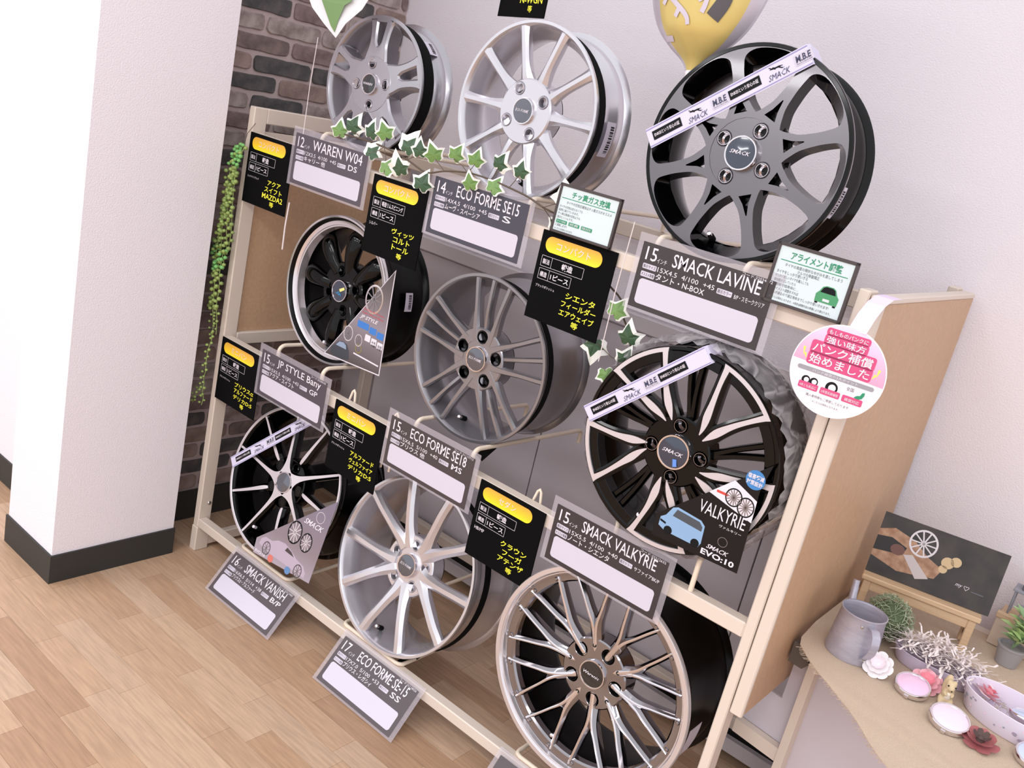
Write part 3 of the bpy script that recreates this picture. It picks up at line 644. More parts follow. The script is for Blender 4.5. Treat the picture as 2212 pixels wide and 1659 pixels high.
# ------------------------------------------------------------------ price cards in clear sleeves
PC = [mat('price_card_print_violet', (80, 71, 80), 0.5), mat('price_card_print_navy', (64, 62, 74), 0.5), mat('price_card_print_brown', (54, 47, 49), 0.5),
      mat('price_card_print_plum', (74, 66, 74), 0.5), mat('price_card_print_umber', (66, 58, 60), 0.5), mat('price_card_print_taupe', (80, 70, 74), 0.5)]
def price_card(M, inch, name, size, colour, cars, code, m, label, w=0.288, h=0.132, name_w=None, blank=False):
    root = empty('price_card', M, label, 'card', 'price cards in clear sleeves')
    MB().box((-0.012, -h - 0.006, -0.0012), (w + 0.014, 0.016, -0.0006)).obj('sleeve', M_sleeve, root)
    MB().box((0, -h, -0.0006), (w, 0, 0.0)).obj('printed_card', m, root)
    flat('price_field', [rrect(0.012, -h + 0.010, w - 0.024, 0.0505, 0.008, 5)], M_paper, root, 0.0004, 0.0003)
    if blank: return root
    t = [dict(s=inch, x=0.012, y=-0.034, h=0.0265, w=0.026, bold=0.005), dict(s='インチ', x=0.040, y=-0.034, h=0.0095, w=0.022),
         dict(s=name, x=0.074, y=-0.033, h=0.0265, w=name_w or 0.190, bold=0.006), dict(s=size, x=0.046, y=-0.0505, h=0.0095, w=0.128),
         dict(s=cars, x=0.046, y=-0.0665, h=0.0135, w=min(0.0145 * len(cars), 0.110), bold=0.008)]
    big = len(colour) <= 3
    t.append(dict(s=colour, x=0.222 if big else 0.217, y=-0.0535, h=0.0145 if big else 0.0095, w=0.024 + 0.010 * (len(colour) - 1) if big else 0.062, bold=0.01 if big else 0.004))
    if code: t.append(dict(s='コード:' + code, x=w - 0.006, y=-0.0065, h=0.0062, w=0.062, al='r'))
    lettering('white_lettering', t, M_white, root, 0.0005)
    for i, (x, y, s) in enumerate(((0.011, -0.0515, '展示サイズ'), (0.011, -0.0675, 'オススメ車種'), (0.180, -0.0535, '展示カラー'))):
        q = flat('tag_field', [rrect(x, y, 0.032, 0.0105, 0.002, 3)], M_paper, root, 0.0004, 0.0003)
        lettering('tag_lettering', [dict(s=s, x=x + 0.0015, y=y + 0.0018, h=0.0070, w=0.029)], m, q, 0.0007)
    return root
def up(x, z): return frame((x, -0.0165, z), (1, 0, 0), (0, 0, 1))
price_card(up(0.240, 1.374), '12', 'WAREN W04', '12X3.5  4/100  +45', 'DS', 'キャリー 他', None, PC[0], 'sleeved price card starting with 12, first on the top bar', name_w=0.196)
price_card(up(0.766, 1.374), '14', 'ECO FORME SE15', '14X4.5  4/100  +45', 'S', 'ムーヴ・スペーシア', None, PC[1], 'sleeved navy price card starting with 14, under the ivy on the top bar')
price_card(up(1.352, 1.374), '15', 'SMACK LAVINE', '15X4.5  4/100  +45', 'B/P・スモーククリア', 'タント・N-BOX', '32034872', PC[2], 'sleeved price card on the top bar, directly above the film-wrapped wheel')
price_card(up(0.236, 0.763), '15', 'JP STYLE Bany', '15X5.5  4/100  +43', 'GP', 'アクア・スイフト', '33240105', PC[3], 'sleeved price card on the middle bar, under the petal-spoke wheel')
price_card(up(0.776, 0.773), '15', 'ECO FORME SE18', '15X6.5  5/100  +40', 'MS', 'プリウス 他', '31117713', PC[4], 'sleeved price card on the middle bar, under the triple-spoke wheel')
price_card(up(1.312, 0.774), '15', 'SMACK VALKYRIE', '15X5.5  4/100  +40', 'サファイアBK/P', 'ノート・シエンタ', '32212632', PC[2], 'sleeved price card on the middle bar, overlapping the top of the mesh wheel')
def low(x, y=-0.010): return frame((x, y, 0.112), (1, 0, 0), (0, 0.62, 0.78))
price_card(low(0.246), '16', 'SMACK VANISH', '16X6.5  5/114  +38', 'B/P', 'プリウスα・アルファード', '32213400', PC[5], 'leftmost sleeved price card leaning down to the floor, below the machined star wheel')
price_card(low(0.760), '17', 'ECO FORME SE-15', '17X7.0  5/100  +53', 'SS', 'プリウス・レガシィ', '31118026', PC[5], 'second sleeved price card leaning down to the floor, below the bright silver wheel')
price_card(low(1.330), '18', '', '', '', '', None, PC[5], 'clear-sleeved card at the bottom edge below the mesh wheel', blank=True)

# ------------------------------------------------------------------ framed service signs
def service_sign(x0, w, zt, h, label):
    root = empty('service_sign', frame((x0, -0.013, zt), (1, 0, 0), (0, 0.03, 1)), label, 'sign')
    MB().box((0, -h, -0.006), (w, 0, -0.001)).obj('backing', M_frame, root)
    f = 0.0055
    for a, b in (((0, -f), (w, 0)), ((0, -h), (w, -h + f)), ((0, -h), (f, 0)), ((w - f, -h), (w, 0))):
        MB().bbox((*a, -0.001), (*b, 0.003), 0.0008).obj('frame_bar', M_frame, root)
    MB().box((f, -h + f, -0.001), (w - f, -f, 0.0)).obj('sheet', M_mint, root)
    return root
s1 = service_sign(1.121, 0.157, 1.439, 0.104, 'framed mint sign about nitrogen filling, standing by the ivy')
flat('rule_line', [[(0.010, -0.0300), (0.147, -0.0300), (0.147, -0.0287), (0.010, -0.0287)]], M_green, s1, 0.0006)
lettering('green_lettering', [dict(s='チッ素ガス充填', x=0.083, y=-0.0265, h=0.0145, w=0.098, al='c', bold=0.02)], M_green, s1, 0.0006)
lettering('grey_lettering', [dict(s='タイヤの空気圧補充はチッ素ガスがオススメ', x=0.083, y=-0.0405, h=0.0065, w=0.116, al='c')] + [dict(s=t, x=0.010, y=-0.050 - 0.0075 * i, h=0.0056, w=wd) for i, (t, wd) in enumerate((('タイヤの空気は走らなくても', 0.060), ('自然に抜けていきます。', 0.052), ('チッ素は普通の空気よりも', 0.058), ('抜けにくいんです。', 0.042)))] +
          [dict(s='に貢献します!!', x=0.010, y=-0.0895, h=0.0056, w=0.030), dict(s='※こちらは有料となります。', x=0.010, y=-0.0965, h=0.0044, w=0.048)], M_greytx, s1, 0.0006)
for x, t in ((0.010, 'タイヤ寿命'), (0.043, '燃費'), (0.076, '制動安定性')):
    q = flat('green_tag', [rrect(x, -0.0825, 0.028, 0.0075, 0.001, 2)], M_green, s1, 0.0006)
    lettering('tag_lettering', [dict(s=t, x=x + 0.014, y=-0.0812, h=0.0050, w=0.023, al='c')], M_white, q, 0.0010)
s2 = service_sign(1.622, 0.150, 1.446, 0.110, 'framed mint sign with a small green car drawing, above the right post')
flat('rule_line', [[(0.012, -0.0310), (0.138, -0.0310), (0.138, -0.0297), (0.012, -0.0297)]], M_green, s2, 0.0006)
lettering('green_lettering', [dict(s='アライメント調整', x=0.077, y=-0.0270, h=0.0150, w=0.096, al='c', bold=0.02)], M_green, s2, 0.0006)
lettering('grey_lettering', [dict(s='タイヤの角度の微妙なゆがみを直してしまう', x=0.077, y=-0.0405, h=0.0062, w=0.108, al='c'), dict(s='クルマの骨盤矯正', x=0.070, y=-0.0480, h=0.0062, w=0.042, al='c')] +
          [dict(s=t, x=0.011, y=-0.0545 - 0.0076 * i, h=0.0058 if i else 0.0066, w=wd) for i, (t, wd) in enumerate((('タイヤをしっかり使いきる', 0.060), ('せっかく新しいタイヤを購入しても', 0.064), ('接地面がズレていたら', 0.042), ('偏摩耗で短寿命に…', 0.050), ('アライメント調整をすれば', 0.052), ('ズレが減るので適正寿命までしっかり使いきれます!', 0.112)))] +
          [dict(s='※こちらは有料となります。※測定&調整料金は車種により異なります。', x=0.011, y=-0.1008, h=0.0046, w=0.118)], M_greytx, s2, 0.0006)
M_cgreen = mat('car_green_print', (70, 146, 98), 0.6)
flat('car_drawing', [[(0.094, -0.083), (0.093, -0.070), (0.098, -0.064), (0.102, -0.056), (0.108, -0.053), (0.121, -0.053), (0.126, -0.056), (0.130, -0.064), (0.135, -0.070), (0.134, -0.083)]], M_cgreen, s2, 0.0007)
flat('car_windscreen', [[(0.100, -0.0655), (0.104, -0.057), (0.109, -0.0545), (0.120, -0.0545), (0.125, -0.057), (0.128, -0.0655)]], M_inkblk, s2, 0.0010)
flat('car_plate', [[(0.108, -0.080), (0.108, -0.0755), (0.120, -0.0755), (0.120, -0.080)]], M_white, s2, 0.0010)
flat('car_tyre', [[(0.095, -0.086), (0.095, -0.083), (0.100, -0.083), (0.100, -0.086)]], M_inkblk, s2, 0.0007); flat('car_tyre', [[(0.128, -0.086), (0.128, -0.083), (0.133, -0.083), (0.133, -0.086)]], M_inkblk, s2, 0.0007)

# ------------------------------------------------------------------ round pink shelf wobbler
M_pink = gradient('pink_cloud_print', [(0.0, (232, 150, 182)), (0.5, (240, 178, 204)), (1.0, (238, 208, 236))], 'Y', -0.01, 0.078)
M_rose = mat('rose_print', (206, 72, 122), 0.5); M_strapp = mat('lilac_plastic_strap', (228, 206, 236), 0.35)
WR = 0.0795
wob = empty('shelf_wobbler', frame((1.8135, -0.078, 1.2685), (1, 0.10, 0), (0, 0.05, 1)), 'round pink and white hanging notice on a lilac strap at the right post', 'sign')
MB().plate([circ(0, 0, WR, 64)], 0.0, 0.001).obj('disc', mat('disc_white', (238, 230, 238), 0.4), wob)
up_ = [(WR * 0.975 * cos(rad(t)), WR * 0.975 * sin(rad(t))) for t in range(-2, 183, 5)]
flat('pink_field', [up_], M_pink, wob, 0.0005)
LN = [('もしものパンクに', 0.0575, 0.0075, 0.066), ('強い味方', 0.0415, 0.0125, 0.066), ('パンク補償', 0.0215, 0.0170, 0.102), ('始めました', 0.0020, 0.0170, 0.102)]
mb = MB()
for t, y, h, w in LN: mb.plate([rrect(-w / 2 - 0.004, y - 0.003, w + 0.008, h + 0.006, 0.005, 4)], 0.0008 , 0.0003)
mb.obj('rose_caption_field', M_rose, wob)
lettering('white_lettering', [dict(s=t, x=0, y=y, h=h, w=w, al='c', bold=0.012) for t, y, h, w in LN], M_white, wob, 0.0013)
flat('grey_bar', [rrect(-0.0655, -0.0135, 0.131, 0.0075, 0.0036, 4)], mat('grey_bar_print', (150, 146, 152), 0.5), wob, 0.0008)
lettering('bar_lettering', [dict(s='パンク補償の3大ポイント', x=0, y=-0.0122, h=0.0050, w=0.078, al='c')], M_white, wob, 0.0013)
for i, x in enumerate((-0.055, -0.017, 0.021)):
    flat('rose_tag', [rrect(x, -0.0440, 0.034, 0.0115, 0.002, 3)], M_rose, wob, 0.0008)
    if i < 2:
        for cx in ((x + 0.010, x + 0.024) if i == 0 else (x + 0.017,)):
            tr = 0.0072 if i == 0 else 0.0105
            flat('tyre_picture', [circ(cx, -0.0290, tr, 24), circ(cx + 0.001, -0.0290, tr * 0.62, 20)], M_inkblk, wob, 0.0007)
lettering('tag_lettering', [dict(s='4本とも新品に', x=-0.0525, y=-0.0415, h=0.0052, w=0.029), dict(s='2年間長期補償', x=-0.0145, y=-0.0415, h=0.0052, w=0.029), dict(s='補償対応', x=0.0255, y=-0.0418, h=0.0058, w=0.025)], M_white, wob, 0.0013)
lettering('grey_lettering', [dict(s='全国', x=0.0235, y=-0.0240, h=0.0065, w=0.0125), dict(s='購入者特典もご用意しております', x=0, y=-0.0545, h=0.0050, w=0.074, al='c'), dict(s='※こちらは有料となります。', x=0, y=-0.0625, h=0.0040, w=0.046, al='c')], M_greytx, wob, 0.0013)
flat('green_map', [[(0.039, -0.0315), (0.043, -0.0275), (0.048, -0.026), (0.050, -0.020), (0.054, -0.019), (0.0545, -0.024), (0.052, -0.030), (0.046, -0.0335)]], M_green, wob, 0.0008)
for s in (-1, 1):
    for k, (a, l) in enumerate(((8, 0.015), (26, 0.010))):
        x = s * (0.062 - 0.006 * k); a = rad(90 + s * 0 - s * (a if s > 0 else a)); 
        p = Vector((x, 0.010 - 0.004 * k)); d = Vector((cos(a) * (1 if s > 0 else 1), sin(a))); nn = Vector((-d.y, d.x)) * 0.0022
        flat('yellow_dash', [[tuple(p), tuple(p + d * l + nn), tuple(p + d * l - nn)]], mat('dash_yellow', (238, 226, 96), 0.5), wob, 0.0008)
Mi = wob.matrix_world.inverted()
path = [Vector(p) for p in ((1.822, -0.074, 1.342), (1.826, -0.062, 1.372), (1.829, -0.044, 1.392), (1.832, -0.020, 1.4035), (1.834, 0.005, 1.4045), (1.836, 0.02, 1.4045), (1.8375, 0.03, 1.395), (1.8375, 0.034, 1.362))]
mb = MB()
for i, p in enumerate(path):
    hw = 0.0155
    for e in (-1, 1):
        q = p + Vector((1, 0.0, 0)) * hw * e if i < 6 else p + Vector((0, 0.9, 0)) * hw * e
        mb.v.append(tuple(Mi @ q))
for i in range(5): mb.face((2 * i, 2 * i + 1, 2 * i + 3, 2 * i + 2))
mb.obj('strap', M_strapp, wob)

# ------------------------------------------------------------------ triangular leaflets on wheels 4, 6 and 7
def wheel_card(k, pts, z, label, bgm, edge):
    root, R, w = WHEELS[k]
    M = root.matrix_world @ Matrix.Translation((0, 0, z))
    e = empty('leaflet', M, label, 'leaflet', 'angled leaflets tucked on the wheels')
    if edge: MB().plate([pts], 0.0, 0.0012).obj('card', edge, e)
    c = Vector((sum(p[0] for p in pts) / len(pts), sum(p[1] for p in pts) / len(pts)))
    inner = [tuple(c + (Vector(p) - c) * (0.965 if edge else 1.0)) for p in pts]
    MB().plate([inner], 0.0006, 0.0012).obj('printed_face', bgm, e)
    return e
def wheel_icon(e, cx, cy, r, nsp, mr, ms, z=0.001, sx=0.85):
    ring = [(cx + (p[0] - cx) * sx, p[1]) for p in circ(cx, cy, r, 28)]; inn = [(cx + (p[0] - cx) * sx, p[1]) for p in circ(cx, cy, r * 0.86, 28)]
    q = flat('wheel_picture', [ring, inn], mr, e, z)
    mb = MB()
    for i in range(nsp):
        a = 2 * pi * i / nsp; d = Vector((cos(a) * sx, sin(a))); n = Vector((-d.y, d.x)) * r * 0.05
        mb.plate([[(cx + n.x, cy + n.y), (cx - n.x, cy - n.y), (cx + d.x * r * 0.88 - n.x, cy + d.y * r * 0.88 - n.y), (cx + d.x * r * 0.88 + n.x, cy + d.y * r * 0.88 + n.y)]], z + 0.0003, 0.0003)
    mb.obj('spoke_picture', ms, q)
# wheel 4 : slim white-edged triangle
M_lf4 = gradient('leaflet_grey_print', [(0.0, (74, 64, 64)), (0.45, (140, 130, 138)), (0.75, (104, 94, 96)), (1.0, (70, 62, 64))], 'Y', -0.17, 0.12)
e4 = wheel_card(4, [(0.236, 0.127), (0.026, -0.174), (0.254, -0.160)], 0.016, 'slim grey triangular leaflet with white edge on the petal-spoke wheel', M_lf4, M_white)
wheel_icon(e4, 0.180, 0.030, 0.040, 9, M_chrome, M_gun); wheel_icon(e4, 0.108, -0.088, 0.022, 10, M_mach, M_gun); wheel_icon(e4, 0.152, -0.094, 0.017, 8, M_mach, M_gun)
lettering('leaflet_lettering', [dict(s='JP STYLE', x=0.140, y=-0.034, w=0.072, h=0.013, shear=0.35, bold=0.02)], M_white, e4, 0.0012)
lettering('red_lettering', [dict(s='Quality & Classic', x=0.148, y=-0.008, w=0.082, h=0.007), dict(s='Style Wheel Bany', x=0.144, y=-0.018, w=0.086, h=0.007)], mat('red_print', (214, 84, 92), 0.5), e4, 0.0012)
M_blue = mat('blue_print', (58, 120, 196), 0.5)
for x, y, w, h in ((0.136, -0.058, 0.045, 0.018), (0.185, -0.062, 0.027, 0.018), (0.216, -0.066, 0.026, 0.018)): flat('blue_box', [rrect(x, y, w, h, 0.001, 1)], M_blue, e4, 0.0009)
for i in range(3): flat('white_box', [rrect(0.174 + 0.025 * i, -0.086 - 0.003 * i, 0.021, 0.018, 0.001, 1)], M_white, e4, 0.0009)
lettering('box_lettering', [dict(s='本革', x=0.202, y=-0.085, w=0.016, h=0.007), dict(s='付属', x=0.202, y=-0.0935 + 0.001, w=0.016, h=0.006), dict(s='塩害', x=0.227, y=-0.088, w=0.016, h=0.007), dict(s='対策', x=0.227, y=-0.0955 + 0.001, w=0.016, h=0.006)], M_inkblk, e4, 0.0012)
flat('seal_picture', [circ(0.158, -0.116, 0.013, 24), circ(0.158, -0.116, 0.010, 24)], mat('seal_gold', (134, 122, 70), 0.5), e4, 0.0009)
flat('car_picture', [[(0.052, -0.163), (0.050, -0.145), (0.062, -0.136), (0.075, -0.122), (0.092, -0.116), (0.112, -0.120), (0.124, -0.136), (0.128, -0.158), (0.10, -0.165)]], mat('car_dark_print', (58, 62, 70), 0.3), e4, 0.0009)
flat('car_window_picture', [[(0.068, -0.134), (0.080, -0.121), (0.096, -0.118), (0.108, -0.123), (0.112, -0.134)]], mat('car_sky_print', (140, 156, 180), 0.3), e4, 0.0012)
flat('white_rule', [[(0.142, -0.135), (0.244, -0.138), (0.244, -0.134), (0.142, -0.131)]], M_white, e4, 0.0009)
# wheel 6 : black pentagon
e6 = wheel_card(6, [(0.196, 0.056), (0.004, -0.130), (0.006, -0.176), (0.192, -0.172), (0.186, 0.0)], 0.014, 'black leaflet with blue van picture on the split-blade wheel', mat('leaflet_black_print', (22, 20, 22), 0.3, spec=0.25), None)
flat('white_field', [[(0.094, -0.042), (0.136, 0.0), (0.187, -0.022), (0.1885, -0.066)]], M_white, e6, 0.0009)
wheel_icon(e6, 0.143, -0.033, 0.0185, 14, M_inkblk, M_gun, 0.0012, 0.92); wheel_icon(e6, 0.170, -0.042, 0.0200, 14, M_inkblk, M_gun, 0.0012, 0.85)
flat('red_bar', [rrect(0.108, -0.036, 0.024, 0.005, 0.001, 1)], mat('red_bar_print', (206, 70, 66), 0.5), e6, 0.0012)
flat('blue_roundel', [circ(0.172, 0.016, 0.019, 32)], mat('roundel_blue', (62, 128, 190), 0.35), e6, 0.0009)
lettering('leaflet_lettering', [dict(s='VALKYRIE', x=0.084, y=-0.087, w=0.096, h=0.0255), dict(s='ヴァルキリー', x=0.132, y=-0.100, w=0.046, h=0.006), dict(s='SMACK', x=0.120, y=-0.150, w=0.046, h=0.009, shear=0.4, bold=0.01), dict(s='EVO:10', x=0.112, y=-0.166, w=0.070, h=0.012, bold=0.03)], M_white, e6, 0.0012)
lettering('roundel_lettering', [dict(s='塩害軽減', x=0.172, y=0.017, w=0.032, h=0.010, al='c', bold=0.02), dict(s='対策設計', x=0.172, y=0.005, w=0.032, h=0.010, al='c', bold=0.02)], M_white, e6, 0.0014)
flat('logo_ring', [circ(0.148, -0.126, 0.010, 24), circ(0.148, -0.126, 0.009, 24)], M_gun, e6, 0.0009)
M_van = mat('van_blue_print', (134, 168, 204), 0.3)
flat('van_picture', [[(0.014, -0.150), (0.014, -0.132), (0.024, -0.124), (0.034, -0.104), (0.044, -0.099), (0.096, -0.104), (0.106, -0.112), (0.108, -0.148), (0.104, -0.158), (0.030, -0.157)]], M_van, e6, 0.0009)
flat('van_window_picture', [[(0.038, -0.120), (0.044, -0.104), (0.094, -0.108), (0.102, -0.116), (0.102, -0.125)]], mat('van_glass_print', (70, 76, 84), 0.3), e6, 0.0012)
for cx in (0.036, 0.096): flat('van_tyre_picture', [circ(cx, -0.153, 0.009, 20)], M_inkblk, e6, 0.0013)
flat('van_grille_picture', [[(0.015, -0.140), (0.015, -0.136), (0.028, -0.139), (0.028, -0.143)]], M_inkblk, e6, 0.0013)
# wheel 7 : grey sports-car leaflet
M_lf7 = gradient('leaflet_taupe_print', [(0.0, (164, 152, 164)), (0.35, (132, 118, 124)), (1.0, (118, 108, 126))], 'Y', -0.22, 0.04)
e7 = wheel_card(7, [(0.236, 0.044), (-0.004, -0.176), (0.002, -0.219), (0.240, -0.200)], 0.018, 'taupe leaflet with sports car picture on the machined star wheel', M_lf7, None)
wheel_icon(e7, 0.128, -0.098, 0.034, 10, M_inkblk, M_mach, 0.0012, 0.8); wheel_icon(e7, 0.180, -0.106, 0.028, 10, M_inkblk, M_mach, 0.0012, 0.8)
lettering('leaflet_lettering', [dict(s='SMACK', x=0.146, y=-0.058, w=0.078, h=0.016, shear=0.45, bold=0.01), dict(s='EVO:10', x=0.008, y=-0.212, w=0.044, h=0.008, bold=0.03)], M_white, e7, 0.0016)
flat('logo_ring', [circ(0.198, -0.022, 0.0165, 28), circ(0.198, -0.022, 0.0150, 28)], M_mach, e7, 0.0009)
flat('car_picture', [[(0.012, -0.186), (0.016, -0.168), (0.030, -0.158), (0.058, -0.158), (0.080, -0.146), (0.110, -0.142), (0.140, -0.150), (0.168, -0.162), (0.200, -0.168), (0.216, -0.182), (0.216, -0.196), (0.060, -0.194)]], mat('car_silver_print', (176, 160, 176), 0.35), e7, 0.0009)
flat('car_window_picture', [[(0.116, -0.160), (0.122, -0.148), (0.142, -0.153), (0.156, -0.162)]], M_frame, e7, 0.0012)
for cx, cy in ((0.046, -0.186), (0.186, -0.190)): wheel_icon(e7, cx, cy, 0.020, 8, M_frame, M_gun, 0.0013, 0.8)
flat('red_roundel', [circ(0.074, -0.205, 0.011, 20)], mat('roundel_red', (204, 112, 100), 0.5), e7, 0.0009); flat('blue_roundel', [circ(0.150, -0.205, 0.011, 20)], mat('roundel_blue2', (92, 130, 176), 0.5), e7, 0.0016)

# ------------------------------------------------------------------ ivy garland
IVY = [(0, -0.34), (0.12, -0.46), (0.32, -0.54), (0.50, -0.44), (0.52, -0.22), (0.60, -0.06), (0.80, 0.16), (0.62, 0.24), (0.40, 0.30), (0.30, 0.46), (0.16, 0.74), (0.0, 1.0)]
IVY = IVY + [(-x, y) for x, y in IVY[-2:0:-1]]
M_ivd = mat('ivy_dark_green', (62, 92, 62), 0.5, noise=(60, (50, 78, 52))); M_ivl = mat('ivy_light_green', (118, 152, 84), 0.5, noise=(60, (98, 134, 70)))
M_ivw = mat('ivy_cream_margin', (232, 232, 226), 0.55); M_stem = mat('ivy_brown_stem', (92, 78, 66), 0.7)
def leaf_mesh(size, inner, curl, green, offx=0.0, offy=-0.06):
    mb = MB(); n = len(IVY)
    def z(x, y): return (-curl * (x * x * 1.2 + (y - 0.1) ** 2 * 0.6) + 0.10 * abs(x) * curl * 3) * size
    O = [(x * size, y * size, z(x, y)) for x, y in IVY]
    I = [((x * inner + offx) * size, (y * inner + offy) * size, z(x * inner, y * inner)) for x, y in IVY]
    mb.v = O + I + [(offx * size, offy * size, 0.02 * size)]
    for i in range(n):
        j = (i + 1) % n; mb.face((i, j, n + j, n + i), 0); mb.face((n + i, n + j, 2 * n), 1)
    return mb.mesh('leaf', [M_ivw, green])
ivy = empty('ivy_garland', Matrix.Translation((0.44, -0.03, 1.40)), 'artificial white-edged ivy garland draped along the top bar', 'garland')
iv = ivy.matrix_world.inverted()
LV = [(0.433, 1.413), (0.481, 1.431), (0.547, 1.431), (0.598, 1.439), (0.563, 1.389), (0.68, 1.428), (0.717, 1.421), (0.767, 1.422), (0.624, 1.36), (0.658, 1.369), (0.749, 1.351), (0.835, 1.435), (0.898, 1.436), (0.968, 1.442), (1.023, 1.439), (0.962, 1.391), (0.888, 1.382), (1.118, 1.409), (1.113, 1.348), (1.32, 1.219), (1.29, 1.125), (1.36, 1.173), (1.364, 1.129), (1.328, 1.077)]
VN = [(0.444, 1.406), (0.506, 1.407), (0.592, 1.404), (0.677, 1.391), (0.744, 1.376), (0.801, 1.391), (0.871, 1.403), (0.942, 1.403), (0.998, 1.398), (1.053, 1.391), (1.100, 1.379)]
VN2 = [(1.146, 1.359), (1.169, 1.325), (1.242, 1.266), (1.299, 1.234), (1.316, 1.199), (1.343, 1.168), (1.354, 1.112), (1.339, 1.065)]
V1 = [(x, -0.030, z) for x, z in VN]; V2 = [(1.100, -0.03, 1.379), (1.125, 0.006, 1.367), (1.148, 0.040, 1.352)] + [(x, 0.045, z) for x, z in VN2[1:]]
for P_ in (interp(V1, 4), interp(V2, 4)): MB().tube([iv @ Vector(p) for p in P_], 0.0022, 6).obj('vine', M_stem, ivy, 60)
lm = [leaf_mesh(0.034, 0.80, 0.5, M_ivd, 0.04), leaf_mesh(0.034, 0.82, 0.4, M_ivl, -0.03), leaf_mesh(0.040, 0.68, 0.5, M_ivd, 0.12, -0.14), leaf_mesh(0.037, 0.76, 0.6, M_ivd, -0.10, -0.05)]
rl = random.Random(11)
for i, (x, z) in enumerate(LV):
    low_ = i >= 19; y = (-0.012 if not low_ else 0.035) - 0.03 + rl.uniform(0, 0.008)
    if i in (17, 18): y = 0.016
    me = lm[2] if i in (5, 17, 20, 4, 9) else lm[(i * 7) % 4 if i % 2 else 1 if i % 4 == 0 else 0]
    roll = rl.uniform(-0.5, 0.5) + (pi if i in (20, 23) else 0) + (0.5 if i in (21,) else 0)
    M = Matrix.Translation((x, y, z)) @ Matrix.Rotation(0.35 + rl.uniform(-0.25, 0.25), 4, 'Z') @ Matrix.Rotation(pi / 2 + rl.uniform(-0.35, 0.25), 4, 'X') @ Matrix.Rotation(roll, 4, 'Z') @ Matrix.Scale(rl.uniform(0.9, 1.12), 4)
    link('leaf', me, ivy, iv @ M)
    vs_ = V1 if not low_ else V2; nr = min(vs_, key=lambda p: (p[0] - x) ** 2 + (p[2] - z) ** 2)
    MB().tube([iv @ Vector(nr), iv @ Vector(((nr[0] + x) / 2, (nr[1] + y) / 2 + 0.002, (nr[2] + z) / 2 - 0.004)), iv @ (M @ Vector((0, -0.012, 0)))], 0.0009, 5).obj('leaf_stalk', M_stem, ivy, 60)
# big hanging leaf at the top of the frame
hl = empty('leaf_ornament', Matrix.Translation((0.322, -0.03, 1.780)) @ Matrix.Scale(1.3, 4) @ Matrix.Rotation(0.35, 4, 'Z') @ Matrix.Rotation(pi / 2 - 0.1, 4, 'X') @ Matrix.Rotation(pi + 0.18, 4, 'Z'), 'big white-edged green leaf hanging over the brick wall', 'ornament')
BLF = [(0, -0.10), (0.045, -0.098), (0.078, -0.07), (0.088, -0.03), (0.080, 0.02), (0.058, 0.062), (0.030, 0.092), (0.004, 0.118), (-0.018, 0.092), (-0.050, 0.066), (-0.078, 0.02), (-0.088, -0.03), (-0.078, -0.07), (-0.045, -0.098)]
bz = lambda x, y: -2.2 * x * x - 0.8 * y * y
MB().plate([BLF], bz, 0.0012).obj('leaf_blade', mat('hanging_leaf_cream', (222, 220, 222), 0.5), hl)
MB().plate([[(0.030, -0.095), (0.040, -0.05), (0.050, -0.01), (0.030, 0.020), (0.034, 0.050), (0.014, 0.096), (0.006, 0.108), (-0.004, 0.084), (-0.016, 0.060), (-0.030, 0.052), (-0.028, 0.020), (-0.040, -0.02), (-0.026, -0.06), (-0.030, -0.095)]], lambda x, y: bz(x, y) + 0.0010, 0.0008).obj('green_patch', mat('hanging_leaf_green', (112, 142, 86), 0.5), hl)
MB().tube([(0, -0.098, -0.008), (0.01, -0.15, -0.006)], 0.002, 6).obj('stalk', M_stem, hl, 60)
for nm, x, z0, z1, y, lb in (('nylon_thread', 0.276, 1.375, 1.62, -0.0235, 'thin nylon thread hanging below the big leaf'), ('nylon_thread', 1.324, 1.11, 1.405, -0.0235, 'thin nylon thread hanging beside the right black card on the top bar'), ('nylon_thread', 0.263, 1.06, 1.19, -0.024, 'short clear thread dangling under the first price card on the top bar')):
    tag(MB().tube([(x, y, z0), (x - 0.003, y, (z0 + z1) / 2), (x, y, z1)], 0.0011 if z1 - z0 > 0.2 else 0.0022, 6).obj(nm, M_thread), lb, 'thread')

# ------------------------------------------------------------------ string-of-pearls garland on the left post
pg = empty('bead_garland', Matrix.Translation((0.02, -0.02, 1.30)), 'trailing green bead-leaf garland hanging down the left post', 'garland')
M_b = [mat('bead_leaf_green', (148, 168, 92), 0.5), mat('bead_leaf_bright', (122, 184, 106), 0.5), mat('bead_leaf_olive', (132, 152, 84), 0.5)]
rb = random.Random(4)
bead = [None] * 3
for i in range(3):
    bm = bmesh.new(); bmesh.ops.create_icosphere(bm, subdivisions=1, radius=0.0070)
    for v in bm.verts: v.co.z *= 0.85
    bead[i] = MB().bm(bm).mesh('bead_leaf', [M_b[i]], 80)
st_ = [((0.010, 1.292), (-0.034, 0.96), 32), ((0.016, 1.300), (-0.012, 0.92), 36), ((0.022, 1.300), (0.010, 0.93), 34), ((0.028, 1.294), (0.030, 0.98), 26), ((0.000, 1.20), (-0.028, 0.80), 32), ((-0.008, 1.0), (0.004, 0.72), 28), ((0.012, 0.99), (0.024, 0.735), 22), ((0.012, 0.73), (0.000, 0.50), 22), ((-0.010, 0.56), (-0.045, 0.49), 8)]
